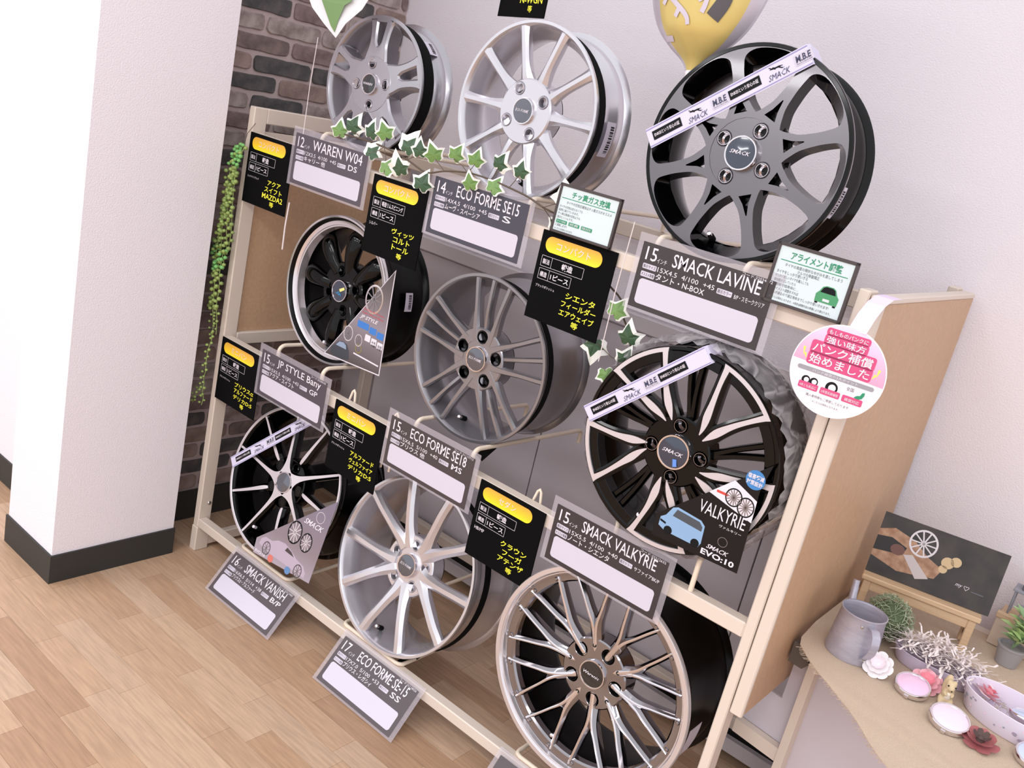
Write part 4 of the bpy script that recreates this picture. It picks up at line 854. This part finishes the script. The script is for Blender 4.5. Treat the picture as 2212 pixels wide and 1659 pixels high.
for (a, b, n) in st_:
    pts = [(a[0] + (b[0] - a[0]) * t ** 1.3 - 0.02 + 0.004 * sin(9 * t + a[0] * 300), -0.006 - 0.012 * sin(pi * min(1, t * 1.2)) + rb.uniform(-0.003, 0.003), a[1] + (b[1] - a[1]) * t - 1.30) for t in [i / 10 for i in range(11)]]
    MB().tube(pts, 0.0010, 5).obj('strand', M_b[0], pg, 60)
    for i in range(n):
        t = (i + 0.5) / n * 10; k = min(9, int(t)); f = t - k; p = Vector(pts[k]).lerp(Vector(pts[k + 1]), f); s = -1 if i % 2 else 1
        z = p.z + 1.30; mi = 1 if (z > 1.23 and rb.random() < 0.7) or (0.92 < z < 0.99 and rb.random() < 0.5) else rb.choice((0, 0, 2))
        sc = (1.0 if z > 0.8 else 0.72) * rb.uniform(0.85, 1.15)
        link('bead_leaf', bead[mi], pg, Matrix.Translation(p + Vector((s * 0.0075, rb.uniform(-0.008, 0.002), 0.002))) @ Matrix.Scale(sc, 4))
MB().tube([(0.0, 0.0, -0.02), (0.008, 0.004, 0.03), (0.022, 0.016, 0.062)], 0.0010, 5).obj('hook_wire', M_stem, pg, 60)

# ------------------------------------------------------------------ foil balloon
bal = empty('foil_balloon', frame((1.268, 0.13, 1.705), (1, -0.12, 0.03), (-0.03, 0, 1)), 'yellow and silver printed foil balloon floating behind the smoked wheel', 'balloon')
OUT = [(0.0, 0.012), (0.012, 0.014), (0.028, 0.030), (0.052, 0.068), (0.080, 0.098), (0.12, 0.124), (0.18, 0.144), (0.25, 0.150), (0.31, 0.140), (0.36, 0.110), (0.395, 0.060), (0.41, 0.004)]
PF = interp(OUT, 4)
def halfw(h):
    for (a, b), (c, d) in zip(PF, PF[1:]):
        if a <= h <= c: return b + (d - b) * (h - a) / max(1e-6, c - a)
    return 0.004
def bulge(x, h):
    w = halfw(h); t = max(0.0, 1 - (x / w) ** 2) if w > 1e-6 else 0
    vert = max(0.0, 1 - ((h - 0.235) / 0.24) ** 2)
    return 0.075 * (t ** 0.6) * vert ** 0.55 * min(1, w / 0.10) + 0.0012 * sin(x * 160 + h * 40) * t * (1 - vert * 0.6)
NX = 20
for s, nm, mm in ((1, 'front_foil', None), (-1, 'back_foil', None)):
    mb = MB()
    for h, w in PF:
        for i in range(NX + 1):
            x = -w + 2 * w * i / NX; mb.v.append((x, h, s * bulge(x, h)))
    for j in range(len(PF) - 1):
        for i in range(NX):
            a = j * (NX + 1) + i; q = (a, a + 1, a + NX + 2, a + NX + 1)
            xm = (mb.v[a][0] + mb.v[a + 1][0]) / 2
            side = xm < -0.56 * PF[j][1] or xm > 0.90 * PF[j][1]
            mb.face(q if s > 0 else q[::-1], 1 if (side or s < 0) else 0)
    mb.obj(nm, [mat('yellow_foil', (216, 194, 120), 0.34, 0.15), mat('silver_foil', (206, 198, 210), 0.3, 0.3)], bal, 60)
def onfoil(name, pts, hw, m):
    mb = MB(); P_ = interp(pts, 5)
    for i, p in enumerate(P_):
        a = Vector(P_[max(i - 1, 0)]); b = Vector(P_[min(i + 1, len(P_) - 1)]); t = (b - a).normalized(); n = Vector((-t.y, t.x)) * hw
        for e in (-1, -0.33, 0.33, 1): x, h = p[0] + n.x * e, p[1] + n.y * e; mb.v.append((x, h, bulge(x, h) + 0.0022))
    for i in range(len(P_) - 1):
        for q in range(3): a = i * 4 + q; mb.face((a, a + 1, a + 5, a + 4))
    mb.obj(name, m, bal, 60)
M_lil = mat('lilac_foil_print', (210, 200, 216), 0.35)
for br in ([(-0.065, 0.150), (-0.03, 0.130), (0.005, 0.105), (0.012, 0.088)], [(-0.048, 0.140), (-0.058, 0.122)], [(-0.012, 0.116), (-0.020, 0.100)], [(0.045, 0.165), (0.048, 0.135), (0.040, 0.112)], [(0.046, 0.142), (0.030, 0.134)], [(-0.06, 0.060), (-0.03, 0.062)], [(-0.07, 0.26), (-0.03, 0.24), (0.0, 0.21)], [(0.03, 0.26), (0.05, 0.22), (0.05, 0.19)]): onfoil('branch_print', br, 0.005, M_lil)
onfoil('dark_print', [(0.098, 0.20), (0.086, 0.165), (0.080, 0.135), (0.062, 0.105)], 0.013, mat('charcoal_foil_print', (84, 80, 84), 0.4))
MB().tube([(0, 0.006, 0), (0.006, -0.012, 0.004), (0.016, -0.026, 0.008)], [0.010, 0.008, 0.004], 8).obj('tail', mat('clear_tail', (232, 226, 232), 0.3), bal, 60)

# ------------------------------------------------------------------ neighbouring display table with burlap
tb = empty('display_table', Matrix.Translation((2.2, 0.3, 0.0)), 'low ivory and grey display table right of the rack', 'table')
ti = tb.matrix_world.inverted()
def tbp(name, mb, m): mb.v = [tuple(ti @ Vector(v)) for v in mb.v]; return mb.obj(name, m, tb)
ZT = 0.680
tbp('table_top', MB().plate([[(1.875, 0.15), (2.12, -0.085), (2.75, -0.085), (2.75, 0.66), (1.845, 0.66), (1.845, 0.18)]], ZT - 0.002, 0.018), M_ivory)
th = rad(8); dx, dy = cos(th), -sin(th)
def fp(t, d=0.0): return (1.83 + dx * t - dy * d, 0.20 + dy * t + dx * d)   # along the front, d inwards
def wall_piece(t0, t1, d0, d1, z0, z1):
    q = [fp(t0, d0), fp(t1, d0), fp(t1, d1), fp(t0, d1)]; mb = MB(); mb.v = [(*p, z0) for p in q] + [(*p, z1) for p in q]
    for f in ((0, 3, 2, 1), (4, 5, 6, 7), (0, 1, 5, 4), (1, 2, 6, 5), (2, 3, 7, 6), (3, 0, 4, 7)): mb.face(f)
    return mb
tbp('front_rail', wall_piece(-0.070, 0.042, 0.0, 0.02, 0.372, 0.404), M_ivory)
tbp('front_board', wall_piece(-0.070, 0.042, 0.022, 0.028, 0.404, 0.50), M_grey); tbp('front_board', wall_piece(0.002, 0.042, 0.022, 0.028, 0.50, 0.66), M_grey)
tbp('front_board', wall_piece(0.060, 0.85, 0.022, 0.028, 0.0, 0.66), M_grey); tbp('post', wall_piece(0.042, 0.060, -0.004, 0.03, 0.0, 0.66), M_ivory)
tbp('post', wall_piece(0.85, 0.87, -0.004, 0.03, 0.0, 0.66), M_ivory)
tbp('bracket', wall_piece(0.008, 0.040, -0.03, 0.02, 0.615, 0.662), mat('dark_bracket', (92, 84, 78), 0.6))
M_burlap = mat('tan_burlap', (228, 206, 184), 0.95, noise=(700, (212, 188, 164)), bump=(900, 0.8))
bl = empty('burlap_cloth', Matrix.Translation((2.1, 0.2, ZT)), 'frayed tan burlap cloth spread over the display table', 'cloth')
edge = interp([(1.856, 0.128), (1.905, 0.075), (1.955, 0.035), (2.02, -0.02), (2.11, -0.112), (2.20, -0.125), (2.40, -0.13), (2.70, -0.13)], 5)
cl = edge + [(2.70, 0.62), (1.839, 0.62), (1.839, 0.40), (1.838, 0.26), (1.846, 0.16)]
bi = bl.matrix_world.inverted()
def wv(x, y): return ZT + 0.0022 + 0.0010 * sin(x * 40) * sin(y * 31)
mb = MB().plate([cl], lambda x, y: wv(x, y), 0.002); mb.v = [tuple(bi @ Vector(v)) for v in mb.v]; mb.obj('weave', M_burlap, bl)
mb = MB(); rf = random.Random(2)
for (x0, y0), (x1, y1) in zip(edge[:32], edge[1:33]):
    L = math.hypot(x1 - x0, y1 - y0); k = max(1, int(L / 0.0035))
    for i in range(k):
        t = rf.random(); x, y = x0 + (x1 - x0) * t, y0 + (y1 - y0) * t; l = rf.uniform(0.004, 0.013)
        d = Vector((-0.68 + rf.uniform(-0.35, 0.35), -0.72 + rf.uniform(-0.3, 0.3), 0)).normalized()
        mb.tube([bi @ Vector((x, y, ZT + 0.0015)), bi @ (Vector((x, y, ZT + 0.0008)) + d * l)], 0.0005, 3, caps=False)
o = mb.obj('fringe', M_burlap, bl); o['kind'] = 'stuff'
ZC = ZT + 0.0032
# galvanised watering can
M_galv = mat('galvanised_tin', (186, 182, 194), 0.4, 0.4, noise=(30, (170, 166, 180), (1, 1, 4)))
wc = empty('watering_can', Matrix.Translation((1.934, 0.200, ZC)) @ Matrix.Scale(0.94, 4), 'small galvanised tin watering can on the burlap', 'watering can')
MB().lathe([(0.0, 0.0), (0.053, 0.0), (0.054, 0.004), (0.0505, 0.05), (0.0465, 0.098), (0.0480, 0.101), (0.0465, 0.102), (0.0450, 0.098), (0.049, 0.05), (0.052, 0.006), (0.0, 0.006)], 48, False).obj('body', M_galv, wc, 40, fixn=True)
MB().lathe([(0.0465, 0.099), (0.0485, 0.1005), (0.0485, 0.103), (0.0465, 0.1035)], 48).obj('rim', M_galv, wc, 40, fixn=True)
MB().tube([(-0.030, 0.040, 0.028), (-0.044, 0.062, 0.072), (-0.052, 0.075, 0.120), (-0.053, 0.077, 0.128)], [0.012, 0.0095, 0.0075, 0.0075], 14).obj('spout', M_galv, wc, 60)
ang = rad(-48); hd = Vector((cos(ang), sin(ang), 0)); hs = Vector((-sin(ang), cos(ang), 0)) * 0.009
hp = [hd * r + Vector((0, 0, z)) for r, z in ((0.0475, 0.090), (0.062, 0.092), (0.074, 0.082), (0.079, 0.064), (0.075, 0.044), (0.064, 0.028), (0.052, 0.018))]
mb = MB()
for p in hp: mb.v += [tuple(p - hs), tuple(p + hs), tuple(p + hs * 0.98 + hd * 0.0016), tuple(p - hs * 0.98 + hd * 0.0016)]
for i in range(len(hp) - 1):
    for q in range(4): w = (q + 1) % 4; mb.face((i * 4 + q, i * 4 + w, i * 4 + 4 + w, i * 4 + 4 + q))
mb.obj('handle', M_galv, wc, 60, fixn=True)
for r, z, a in ((0.0475, 0.086, -72), (0.052, 0.016, -44)): MB().lathe([(0, 0.002), (0.0035, 0.0012), (0.004, -0.001)], 10, False).obj('rivet', M_screw, wc, 60, Matrix.Translation((r * cos(rad(a)), r * sin(rad(a)), z)) @ Matrix.Rotation(rad(a), 4, 'Z') @ Matrix.Rotation(pi / 2, 4, 'Y'))
# moss ball of curly strands
mo = empty('moss_ball', Matrix.Translation((1.955, 0.336, ZC)), 'ball of curly green moss behind the watering can', 'plant')
bm = bmesh.new(); bmesh.ops.create_icosphere(bm, subdivisions=2, radius=0.042)
MB().bm(bm, 0, Matrix.Translation((0, 0, 0.044))).obj('core', mat('moss_core', (88, 100, 72), 0.9), mo, 80)
mb = MB(); mb2 = MB(); rm = random.Random(9)
for i in range(460):
    d = Vector((rm.gauss(0, 1), rm.gauss(0, 1), rm.gauss(0.15, 1))).normalized(); c = Vector((0, 0, 0.048)) + Vector((d.x * 0.043, d.y * 0.043, d.z * 0.042))
    t = d.cross(Vector((rm.gauss(0, 1), rm.gauss(0, 1), rm.gauss(0, 1)))).normalized(); l = rm.uniform(0.010, 0.024)
    pts = [c, c + t * l * 0.5 + d * rm.uniform(0.002, 0.010), c + t * l + d * rm.uniform(-0.003, 0.008)]
    pts = [Vector((p.x, p.y, max(p.z, 0.002))) for p in pts]
    (mb if i % 3 else mb2).tube(pts, 0.0007, 3, caps=False)
mb.obj('strands', mat('moss_green', (134, 148, 116), 0.8), mo)['kind'] = 'stuff'; mb2.obj('strands', mat('moss_pale', (176, 184, 156), 0.8), mo)['kind'] = 'stuff'
# paper roses and flowers
def flower(x, y, z, rad_, n, mats, label, tiltx=0.0, tilty=0.0, layers=3, name='paper_flower', cup=0.5):
    e = empty(name, Matrix.Translation((x, y, z)) @ Matrix.Rotation(tiltx, 4, 'X') @ Matrix.Rotation(tilty, 4, 'Y'), label, 'flower')
    for L in range(layers):
        r = rad_ * (1 - 0.27 * L); z0 = 0.003 + 0.005 * L
        mb = MB(); K = 5
        for i in range(K + 1):
            for j in range(K + 1):
                u = i / K; v = (j / K - 0.5) * 2
                wv_ = r * 0.46 * (sin(pi * min(0.5 + 0.0, 0.5)) * (u ** 0.6)) * (1.0 - 0.35 * max(0, u - 0.7) / 0.3)
                xx = r * u * (1 - 0.12 * v * v); mb.v.append((xx, v * wv_, z0 + cup * r * (u ** 2) * (0.35 + 0.4 * L) - 0.05 * r * v * v))
        for i in range(K):
            for j in range(K): a = i * (K + 1) + j; mb.face((a, a + K + 1, a + K + 2, a + 1))
        me = mb.mesh('petal', [mats[min(L, len(mats) - 1)]], 80)
        for k in range(n): link('petal', me, e, Matrix.Rotation(2 * pi * k / n + 0.5 * L, 4, 'Z'))
    bm = bmesh.new(); bmesh.ops.create_icosphere(bm, subdivisions=2, radius=rad_ * 0.24)
    MB().bm(bm, 0, Matrix.Translation((0, 0, rad_ * 0.26))).obj('heart', mats[-1], e, 80)
    return e
Mf = [mat('white_petal', (240, 234, 236), 0.6), mat('pink_petal', (240, 178, 188), 0.6), mat('rose_heart', (228, 132, 148), 0.6), mat('red_petal', (168, 96, 98), 0.6), mat('dark_heart', (84, 66, 62), 0.7), mat('blush_petal', (236, 218, 226), 0.6)]
flower(1.996, 0.176, ZC + 0.014, 0.030, 8, [Mf[0], Mf[0], Mf[5]], 'white paper flower beside the watering can', 0.75)
flower(2.080, 0.222, ZC + 0.006, 0.032, 7, [Mf[1], Mf[1], Mf[2]], 'pink paper flower between the mirror and the shredded-paper tray', 0.5)
flower(2.205, 0.116, ZC + 0.002, 0.034, 6, [Mf[3], Mf[3], Mf[4]], 'dusty red paper flower near the table front', 0.2)
# compact mirrors
def mirror(x, y, z, r, m, label, tx=0.25, ty=0.0):
    e = empty('compact_mirror', Matrix.Translation((x, y, z)) @ Matrix.Rotation(tx, 4, 'X') @ Matrix.Rotation(ty, 4, 'Y'), label, 'compact mirror', 'round compact mirrors')
    MB().lathe([(0, 0), (r * 0.98, 0), (r, 0.002), (r, 0.009), (r * 0.96, 0.011), (r * 0.88, 0.011), (r * 0.86, 0.0095)], 44, False).obj('case', M_chrome, e, 40, fixn=True)
    MB().lathe([(r * 0.86, 0.0095), (r * 0.7, 0.0115), (r * 0.35, 0.0128), (0.0002, 0.0132)], 44, False).obj('lid', m, e, 60, fixn=True)
    MB().box((-0.004, -r - 0.004, 0.002), (0.004, -r + 0.001, 0.008)).obj('clasp', M_chrome, e)
M_mp = mat('pink_enamel', (232, 194, 222), 0.2, coat=0.6); M_mb = mat('pale_blue_enamel', (196, 208, 236), 0.2, coat=0.6); M_mp2 = mat('pale_pink_enamel', (236, 214, 230), 0.2, coat=0.6)
mirror(2.066, 0.172, ZC + 0.009, 0.0335, M_mp, 'pink compact mirror nearest the white paper flower')
mirror(2.148, 0.122, ZC + 0.009, 0.0365, M_mp2, 'pale pink compact mirror beside the red flower', 0.24, 0.06)
mirror(2.290, 0.150, ZC + 0.008, 0.034, M_mb, 'pale blue compact mirror at the right edge in front of the floral basket', 0.2)
# shredded paper tray
def oval_tray(x, y, a, b, h, rot, m, name, label, cat, rim=None):
    e = empty(name, Matrix.Translation((x, y, ZC)) @ Matrix.Rotation(rot, 4, 'Z'), label, cat)
    MB().lathe([(0, 0.0), (0.86, 0.0), (0.90, 0.003), (1.0, h), (0.985, h + 0.001), (0.965, h), (0.87, 0.006), (0, 0.005)], 56, False, sc=(a, b)).obj('shell', m, e, 40, fixn=True)
    return e
M_trl = mat('lilac_tin', (206, 192, 212), 0.35)
tr = oval_tray(2.078, 0.300, 0.088, 0.046, 0.030, rad(6), M_trl, 'oval_tray', 'lilac oval tray heaped with white shredded paper', 'tray')
rs = random.Random(5); mb = MB()
for i in range(330):
    a = rs.uniform(0, 2 * pi); q = math.sqrt(rs.random()) * 0.93; c = Vector((0.086 * q * cos(a), 0.044 * q * sin(a), 0.028 + 0.048 * (1 - q * q) * rs.random() ** 0.5))
    d = rs.uniform(0, 2 * pi); l = rs.uniform(0.03, 0.07); P_ = []
    for k in range(5):
        P_.append(c.copy()); d += rs.uniform(-0.7, 0.7); c = c + Vector((cos(d), sin(d), rs.uniform(-0.35, 0.35))) * l / 4
        c.z = max(c.z, 0.024)
        if (c.x / 0.082) ** 2 + (c.y / 0.04) ** 2 > 1: c.z = max(c.z, 0.033)
    w = rs.uniform(0.0013, 0.0024); n0 = len(mb.v)
    for k, p in enumerate(P_):
        t = (P_[min(k + 1, 4)] - P_[max(k - 1, 0)]).normalized(); s = t.cross(Vector((rs.uniform(-0.3, 0.3), 0.3, 1))).normalized() * w
        mb.v += [tuple(p - s), tuple(p + s)]
    for k in range(4): mb.face((n0 + 2 * k, n0 + 2 * k + 1, n0 + 2 * k + 3, n0 + 2 * k + 2))
sh = mb.obj('shredded_paper', mat('white_paper_shred', (238, 228, 226), 0.8)); sh.matrix_world = tr.matrix_world
tag(sh, 'white shredded paper strips heaped in the lilac tray', 'paper shreds', kind='stuff')
# floral basket
bk = oval_tray(2.232, 0.238, 0.096, 0.060, 0.046, rad(-12), mat('floral_lavender_tin', (222, 212, 228), 0.4), 'floral_basket', 'white oval basket printed with small flowers at the right edge', 'basket')
rk = random.Random(8); M_fp = [mat('print_plum', (164, 146, 168), 0.5), mat('print_blush', (232, 200, 214), 0.5), mat('print_grey', (150, 148, 158), 0.5)]
for i in range(34):
    a = rk.uniform(pi * 0.85, pi * 2.05); t = rk.uniform(0.15, 0.85); s = 0.90 + 0.10 * t + 0.004
    M = Matrix.Translation((0.096 * s * cos(a), 0.060 * s * sin(a), 0.003 + 0.043 * t)) @ Vector((cos(a) / 0.096, sin(a) / 0.06, -0.25 / 0.1)).to_track_quat('Z', 'Y').to_matrix().to_4x4()
    MB().plate([circ(0, 0, rk.choice((0.002, 0.003, 0.0045)), 8, 0.7)], 0.0008, 0.0006).obj('flower_print', rk.choice(M_fp), bk, M=M)
mb = MB()
for i in range(150):
    a = rk.uniform(0, 2 * pi); q = math.sqrt(rk.random()) * 0.78; c = Vector((0.096 * q * cos(a), 0.06 * q * sin(a), 0.012 + rk.random() * 0.008)); d = rk.uniform(0, 2 * pi)
    mb.tube([c, c + Vector((cos(d), sin(d), 0.2)) * 0.008, c + Vector((cos(d + 0.6), sin(d + 0.6), 0)) * 0.014], 0.0006, 3, caps=False)
hy = mb.obj('straw_filling', mat('dry_straw', (186, 172, 150), 0.9)); hy.matrix_world = bk.matrix_world; tag(hy, 'dry straw filling inside the floral basket', 'straw', kind='stuff')
flower(2.178, 0.262, ZC + 0.024, 0.026, 6, [Mf[1], Mf[1], Mf[2]], 'pink paper flower lying inside the floral basket', -0.5, 0.3)
mirror(2.252, 0.245, ZC + 0.026, 0.030, M_mb, 'pale blue compact mirror lying inside the floral basket', -0.15, -0.1)
# squirrel figurine
sq = empty('squirrel_figurine', Matrix.Translation((2.122, 0.196, ZC)) @ Matrix.Rotation(rad(-70), 4, 'Z') @ Matrix.Scale(0.92, 4), 'small tan squirrel figurine sitting between the pink mirrors', 'figurine')
M_sq = mat('tan_fur_paint', (206, 184, 148), 0.7); M_sqw = mat('cream_fur_paint', (232, 220, 206), 0.7)
def skin(name, nodes, edges, m, parent):
    me = bpy.data.meshes.new(name); me.from_pydata([n[:3] for n in nodes], edges, []); o = link(name, me, parent)
    md = o.modifiers.new('s', 'SKIN'); me.skin_vertices.new() if not me.skin_vertices else None
    for i, n in enumerate(nodes): me.skin_vertices[0].data[i].radius = (n[3], n[3])
    me.skin_vertices[0].data[0].use_root = True
    sb = o.modifiers.new('d', 'SUBSURF'); sb.levels = 2; sb.render_levels = 2
    dg = bpy.context.evaluated_depsgraph_get(); nm = bpy.data.meshes.new_from_object(o.evaluated_get(dg)); o.modifiers.clear(); o.data = nm
    nm.materials.clear(); nm.materials.append(m); nm.polygons.foreach_set('use_smooth', [True] * len(nm.polygons)); return o
skin('body', [(0, 0, 0.014, 0.013), (0.002, 0, 0.026, 0.011), (0.006, 0, 0.038, 0.008), (0.010, 0, 0.047, 0.0105), (0.018, 0, 0.045, 0.0065), (0.023, 0, 0.043, 0.003),
              (0.012, 0.008, 0.030, 0.0035), (0.020, 0.005, 0.028, 0.0025), (0.012, -0.008, 0.030, 0.0035), (0.020, -0.005, 0.028, 0.0025),
              (0.008, 0.010, 0.008, 0.0065), (0.020, 0.010, 0.0035, 0.0035), (0.008, -0.010, 0.008, 0.0065), (0.020, -0.010, 0.0035, 0.0035), (0.006, 0.007, 0.059, 0.003), (0.006, -0.007, 0.059, 0.003)],
     [(0, 1), (1, 2), (2, 3), (3, 4), (4, 5), (1, 6), (6, 7), (1, 8), (8, 9), (0, 10), (10, 11), (0, 12), (12, 13), (3, 14), (3, 15)], M_sq, sq)
skin('tail', [(-0.010, 0, 0.010, 0.006), (-0.022, 0, 0.018, 0.009), (-0.024, 0, 0.036, 0.010), (-0.018, 0, 0.050, 0.008), (-0.022, 0, 0.058, 0.004)], [(0, 1), (1, 2), (2, 3), (3, 4)], M_sq, sq)
bm = bmesh.new(); bmesh.ops.create_icosphere(bm, subdivisions=2, radius=0.009); MB().bm(bm, 0, Matrix.Translation((0.0085, 0, 0.025)) @ Matrix.Diagonal((0.7, 0.85, 1.3, 1))).obj('belly', M_sqw, sq, 80)
for s in (-1, 1):
    bm = bmesh.new(); bmesh.ops.create_icosphere(bm, subdivisions=1, radius=0.0019); MB().bm(bm, 0, Matrix.Translation((0.0165, s * 0.0072, 0.0495))).obj('eye', M_inkblk, sq, 80)
bm = bmesh.new(); bmesh.ops.create_icosphere(bm, subdivisions=1, radius=0.0015); MB().bm(bm, 0, Matrix.Translation((0.0255, 0, 0.0435))).obj('nose', M_inkblk, sq, 80)
# miniature bench with a picture board
bnM = Matrix.Translation((1.868, 0.408, ZC)) @ Matrix.Rotation(rad(13), 4, 'Z')
bn = empty('mini_bench', bnM, 'small pale wooden bench standing against the rack end', 'bench')
M_pine = mat('pale_pine', (214, 184, 150), 0.5, noise=(14, (200, 168, 134), (1, 12, 12)))
BW, BD, BHt = 0.236, 0.075, 0.088
MB().bbox((-0.006, -0.006, BHt - 0.012), (BW + 0.006, BD, BHt), 0.002).obj('seat', M_pine, bn)
for x in (0, BW - 0.016):
    for y in (0, BD - 0.020): MB().bbox((x, y, 0), (x + 0.016, y + 0.014, BHt - 0.012), 0.0015).obj('leg', M_pine, bn)
MB().bbox((0.016, 0.001, BHt - 0.034), (BW - 0.016, 0.010, BHt - 0.012), 0.001).obj('apron', M_pine, bn)
for x in (0.002, BW - 0.012): MB().bbox((x, 0.014, 0.020), (x + 0.010, BD - 0.02, 0.032), 0.001).obj('stretcher', mat('dark_stretcher', (78, 72, 68), 0.5), bn)
pcM = bnM @ Matrix.Translation((-0.004, 0.022, BHt + 0.0008)) @ Matrix.Rotation(pi / 2 - 0.14, 4, 'X')
pc = empty('picture_board', pcM, 'dark printed picture board with a wheel and blanket leaning on the bench', 'picture')
PWd, PHt = 0.258, 0.140
MB().box((0, 0, -0.004), (PWd, PHt, 0)).obj('board', mat('picture_dark_print', (70, 64, 62), 0.45, noise=(16, (46, 44, 44))), pc)
M_bk = mat('picture_blanket_print', (186, 150, 122), 0.5, noise=(60, (150, 110, 86)))
flat('blanket_print', [[(0, 0.100), (0.03, 0.112), (0.075, 0.100), (0.11, 0.075), (0.145, 0.060), (0.135, 0.035), (0.10, 0.028), (0.06, 0.022), (0, 0.038)]], M_bk, pc, 0.0004)
flat('dark_patch_print', [[(0.0, 0.085), (0.03, 0.090), (0.065, 0.078), (0.06, 0.060), (0.0, 0.052)]], mat('picture_black_print', (40, 38, 40), 0.5), pc, 0.0007)  # dark patch of the printed picture
flat('teapot_print', [circ(0.048, 0.068, 0.015, 20, 0.8)], mat('picture_maroon_print', (112, 76, 70), 0.5), pc, 0.0010)
flat('paper_print', [[(0.062, 0.062), (0.080, 0.068), (0.125, 0.030), (0.100, 0.020)]], mat('picture_paper_print', (196, 186, 186), 0.5), pc, 0.0010)
wheel_icon(pc, 0.093, 0.100, 0.031, 10, M_mach, M_mach, 0.0010, 0.95)
for cx, cy, r in ((0.150, 0.078, 0.013), (0.165, 0.086, 0.011), (0.145, 0.062, 0.009)): flat('blossom_print', [circ(cx, cy, r, 14)], mat('picture_cream_print', (206, 180, 142), 0.5), pc, 0.0010)
lettering('picture_lettering', [dict(s='my', x=0.178, y=0.036, w=0.014, h=0.008, shear=0.3), dict(s='♡', x=0.195, y=0.035, w=0.011, h=0.010)], M_white, pc, 0.0010)
flat('caption_line', [[(0.211, 0.036), (0.236, 0.036), (0.236, 0.0385), (0.211, 0.0385)]], M_greytx, pc, 0.0008)
# wooden crate with miniature furniture and a potted plant
cr = empty('wooden_crate', Matrix.Translation((2.118, 0.575, ZC)), 'plain wooden crate at the right edge behind the potted plant', 'crate')
MB().bbox((0, 0, 0), (0.30, 0.010, 0.070), 0.001).obj('front_board', mat('crate_beige', (206, 186, 168), 0.6), cr); MB().bbox((0, 0.010, 0.058), (0.30, 0.095, 0.066), 0.001).obj('lid_board', M_pine, cr)
MB().bbox((-0.002, -0.004, 0.066), (0.302, 0.012, 0.078), 0.001).obj('top_lath', M_pine, cr)
for x in (0.0, 0.29): MB().bbox((x, 0.010, 0), (x + 0.010, 0.095, 0.058), 0.001).obj('side_board', M_pine, cr)
M_mt = mat('grey_miniature_paint', (150, 150, 160), 0.5)
mt = empty('miniature_table', Matrix.Translation((2.130, 0.602, ZC + 0.0662)), 'tiny grey toy table with a box, standing on the crate', 'toy table')
MB().bbox((-0.004, 0, 0.060), (0.10, 0.05, 0.066), 0.001).obj('top', M_mt, mt)
for x in (0.002, 0.092):
    for y in (0.004, 0.042): MB().tube([(x, y, 0), (x, y, 0.060)], 0.0022, 8).obj('leg', M_mt, mt)
MB().bbox((0.010, 0.010, 0.066), (0.050, 0.040, 0.092), 0.002).obj('box', mat('slate_box', (104, 106, 114), 0.4), mt)
ms_ = empty('miniature_stool', Matrix.Translation((2.160, 0.594, ZC + 0.0662)), 'tiny round toy stool in front of the toy table', 'toy stool')
MB().lathe([(0, 0.030), (0.014, 0.030), (0.016, 0.033), (0.014, 0.036), (0, 0.036)], 20, False).obj('seat', M_mt, ms_, 40, fixn=True)
for k in range(3): MB().tube([(0.004 * cos(k * 2.1), 0.004 * sin(k * 2.1), 0.030), (0.012 * cos(k * 2.1), 0.012 * sin(k * 2.1), 0)], 0.0014, 6).obj('leg', M_mt, ms_)
pt = empty('potted_plant', Matrix.Translation((2.172, 0.512, ZC)), 'small bright green potted plant in front of the crate', 'plant')
MB().lathe([(0, 0), (0.022, 0), (0.028, 0.040), (0.030, 0.040), (0.030, 0.044), (0.025, 0.044), (0.024, 0.036), (0, 0.036)], 28, False).obj('pot', mat('grey_pot', (150, 146, 148), 0.6), pt, 40, fixn=True)
rp_ = random.Random(3); LM = [mat('leaf_fresh', (166, 192, 128), 0.5), mat('leaf_soft', (138, 166, 120), 0.5)]
mes = []
for m in LM:
    mb = MB(); mb.v = [(0, 0, 0), (0.006, 0.010, 0.002), (0.007, 0.020, 0.003), (0, 0.030, 0), (-0.007, 0.020, 0.003), (-0.006, 0.010, 0.002), (0, 0.016, 0)]
    for f in ((0, 1, 6), (1, 2, 6), (2, 3, 6), (3, 4, 6), (4, 5, 6), (5, 0, 6)): mb.face(f)
    mes.append(mb.mesh('leaf', [m]))
for s in range(9):
    a = rp_.uniform(0, 2 * pi); l = rp_.uniform(0.035, 0.075); tip = Vector((cos(a) * 0.030, sin(a) * 0.030, 0.036 + l)); b0 = Vector((0, 0, 0.036)); md = (b0 + tip) / 2 + Vector((0, 0, 0.008))
    MB().tube([b0, md, tip], 0.0013, 5).obj('stem', LM[1], pt)
    for k in range(9):
        t = 0.3 + 0.7 * k / 8; p = b0.lerp(md, t * 2) if t < 0.5 else md.lerp(tip, t * 2 - 1)
        link('leaf', mes[(s + k) % 2], pt, Matrix.Translation(p) @ Matrix.Rotation(rp_.uniform(0, 2 * pi), 4, 'Z') @ Matrix.Rotation(rp_.uniform(0.1, 0.9), 4, 'X') @ Matrix.Scale(rp_.uniform(0.9, 1.5), 4))
bpy.data.objects.remove(_fo)
bpy.context.view_layer.update()
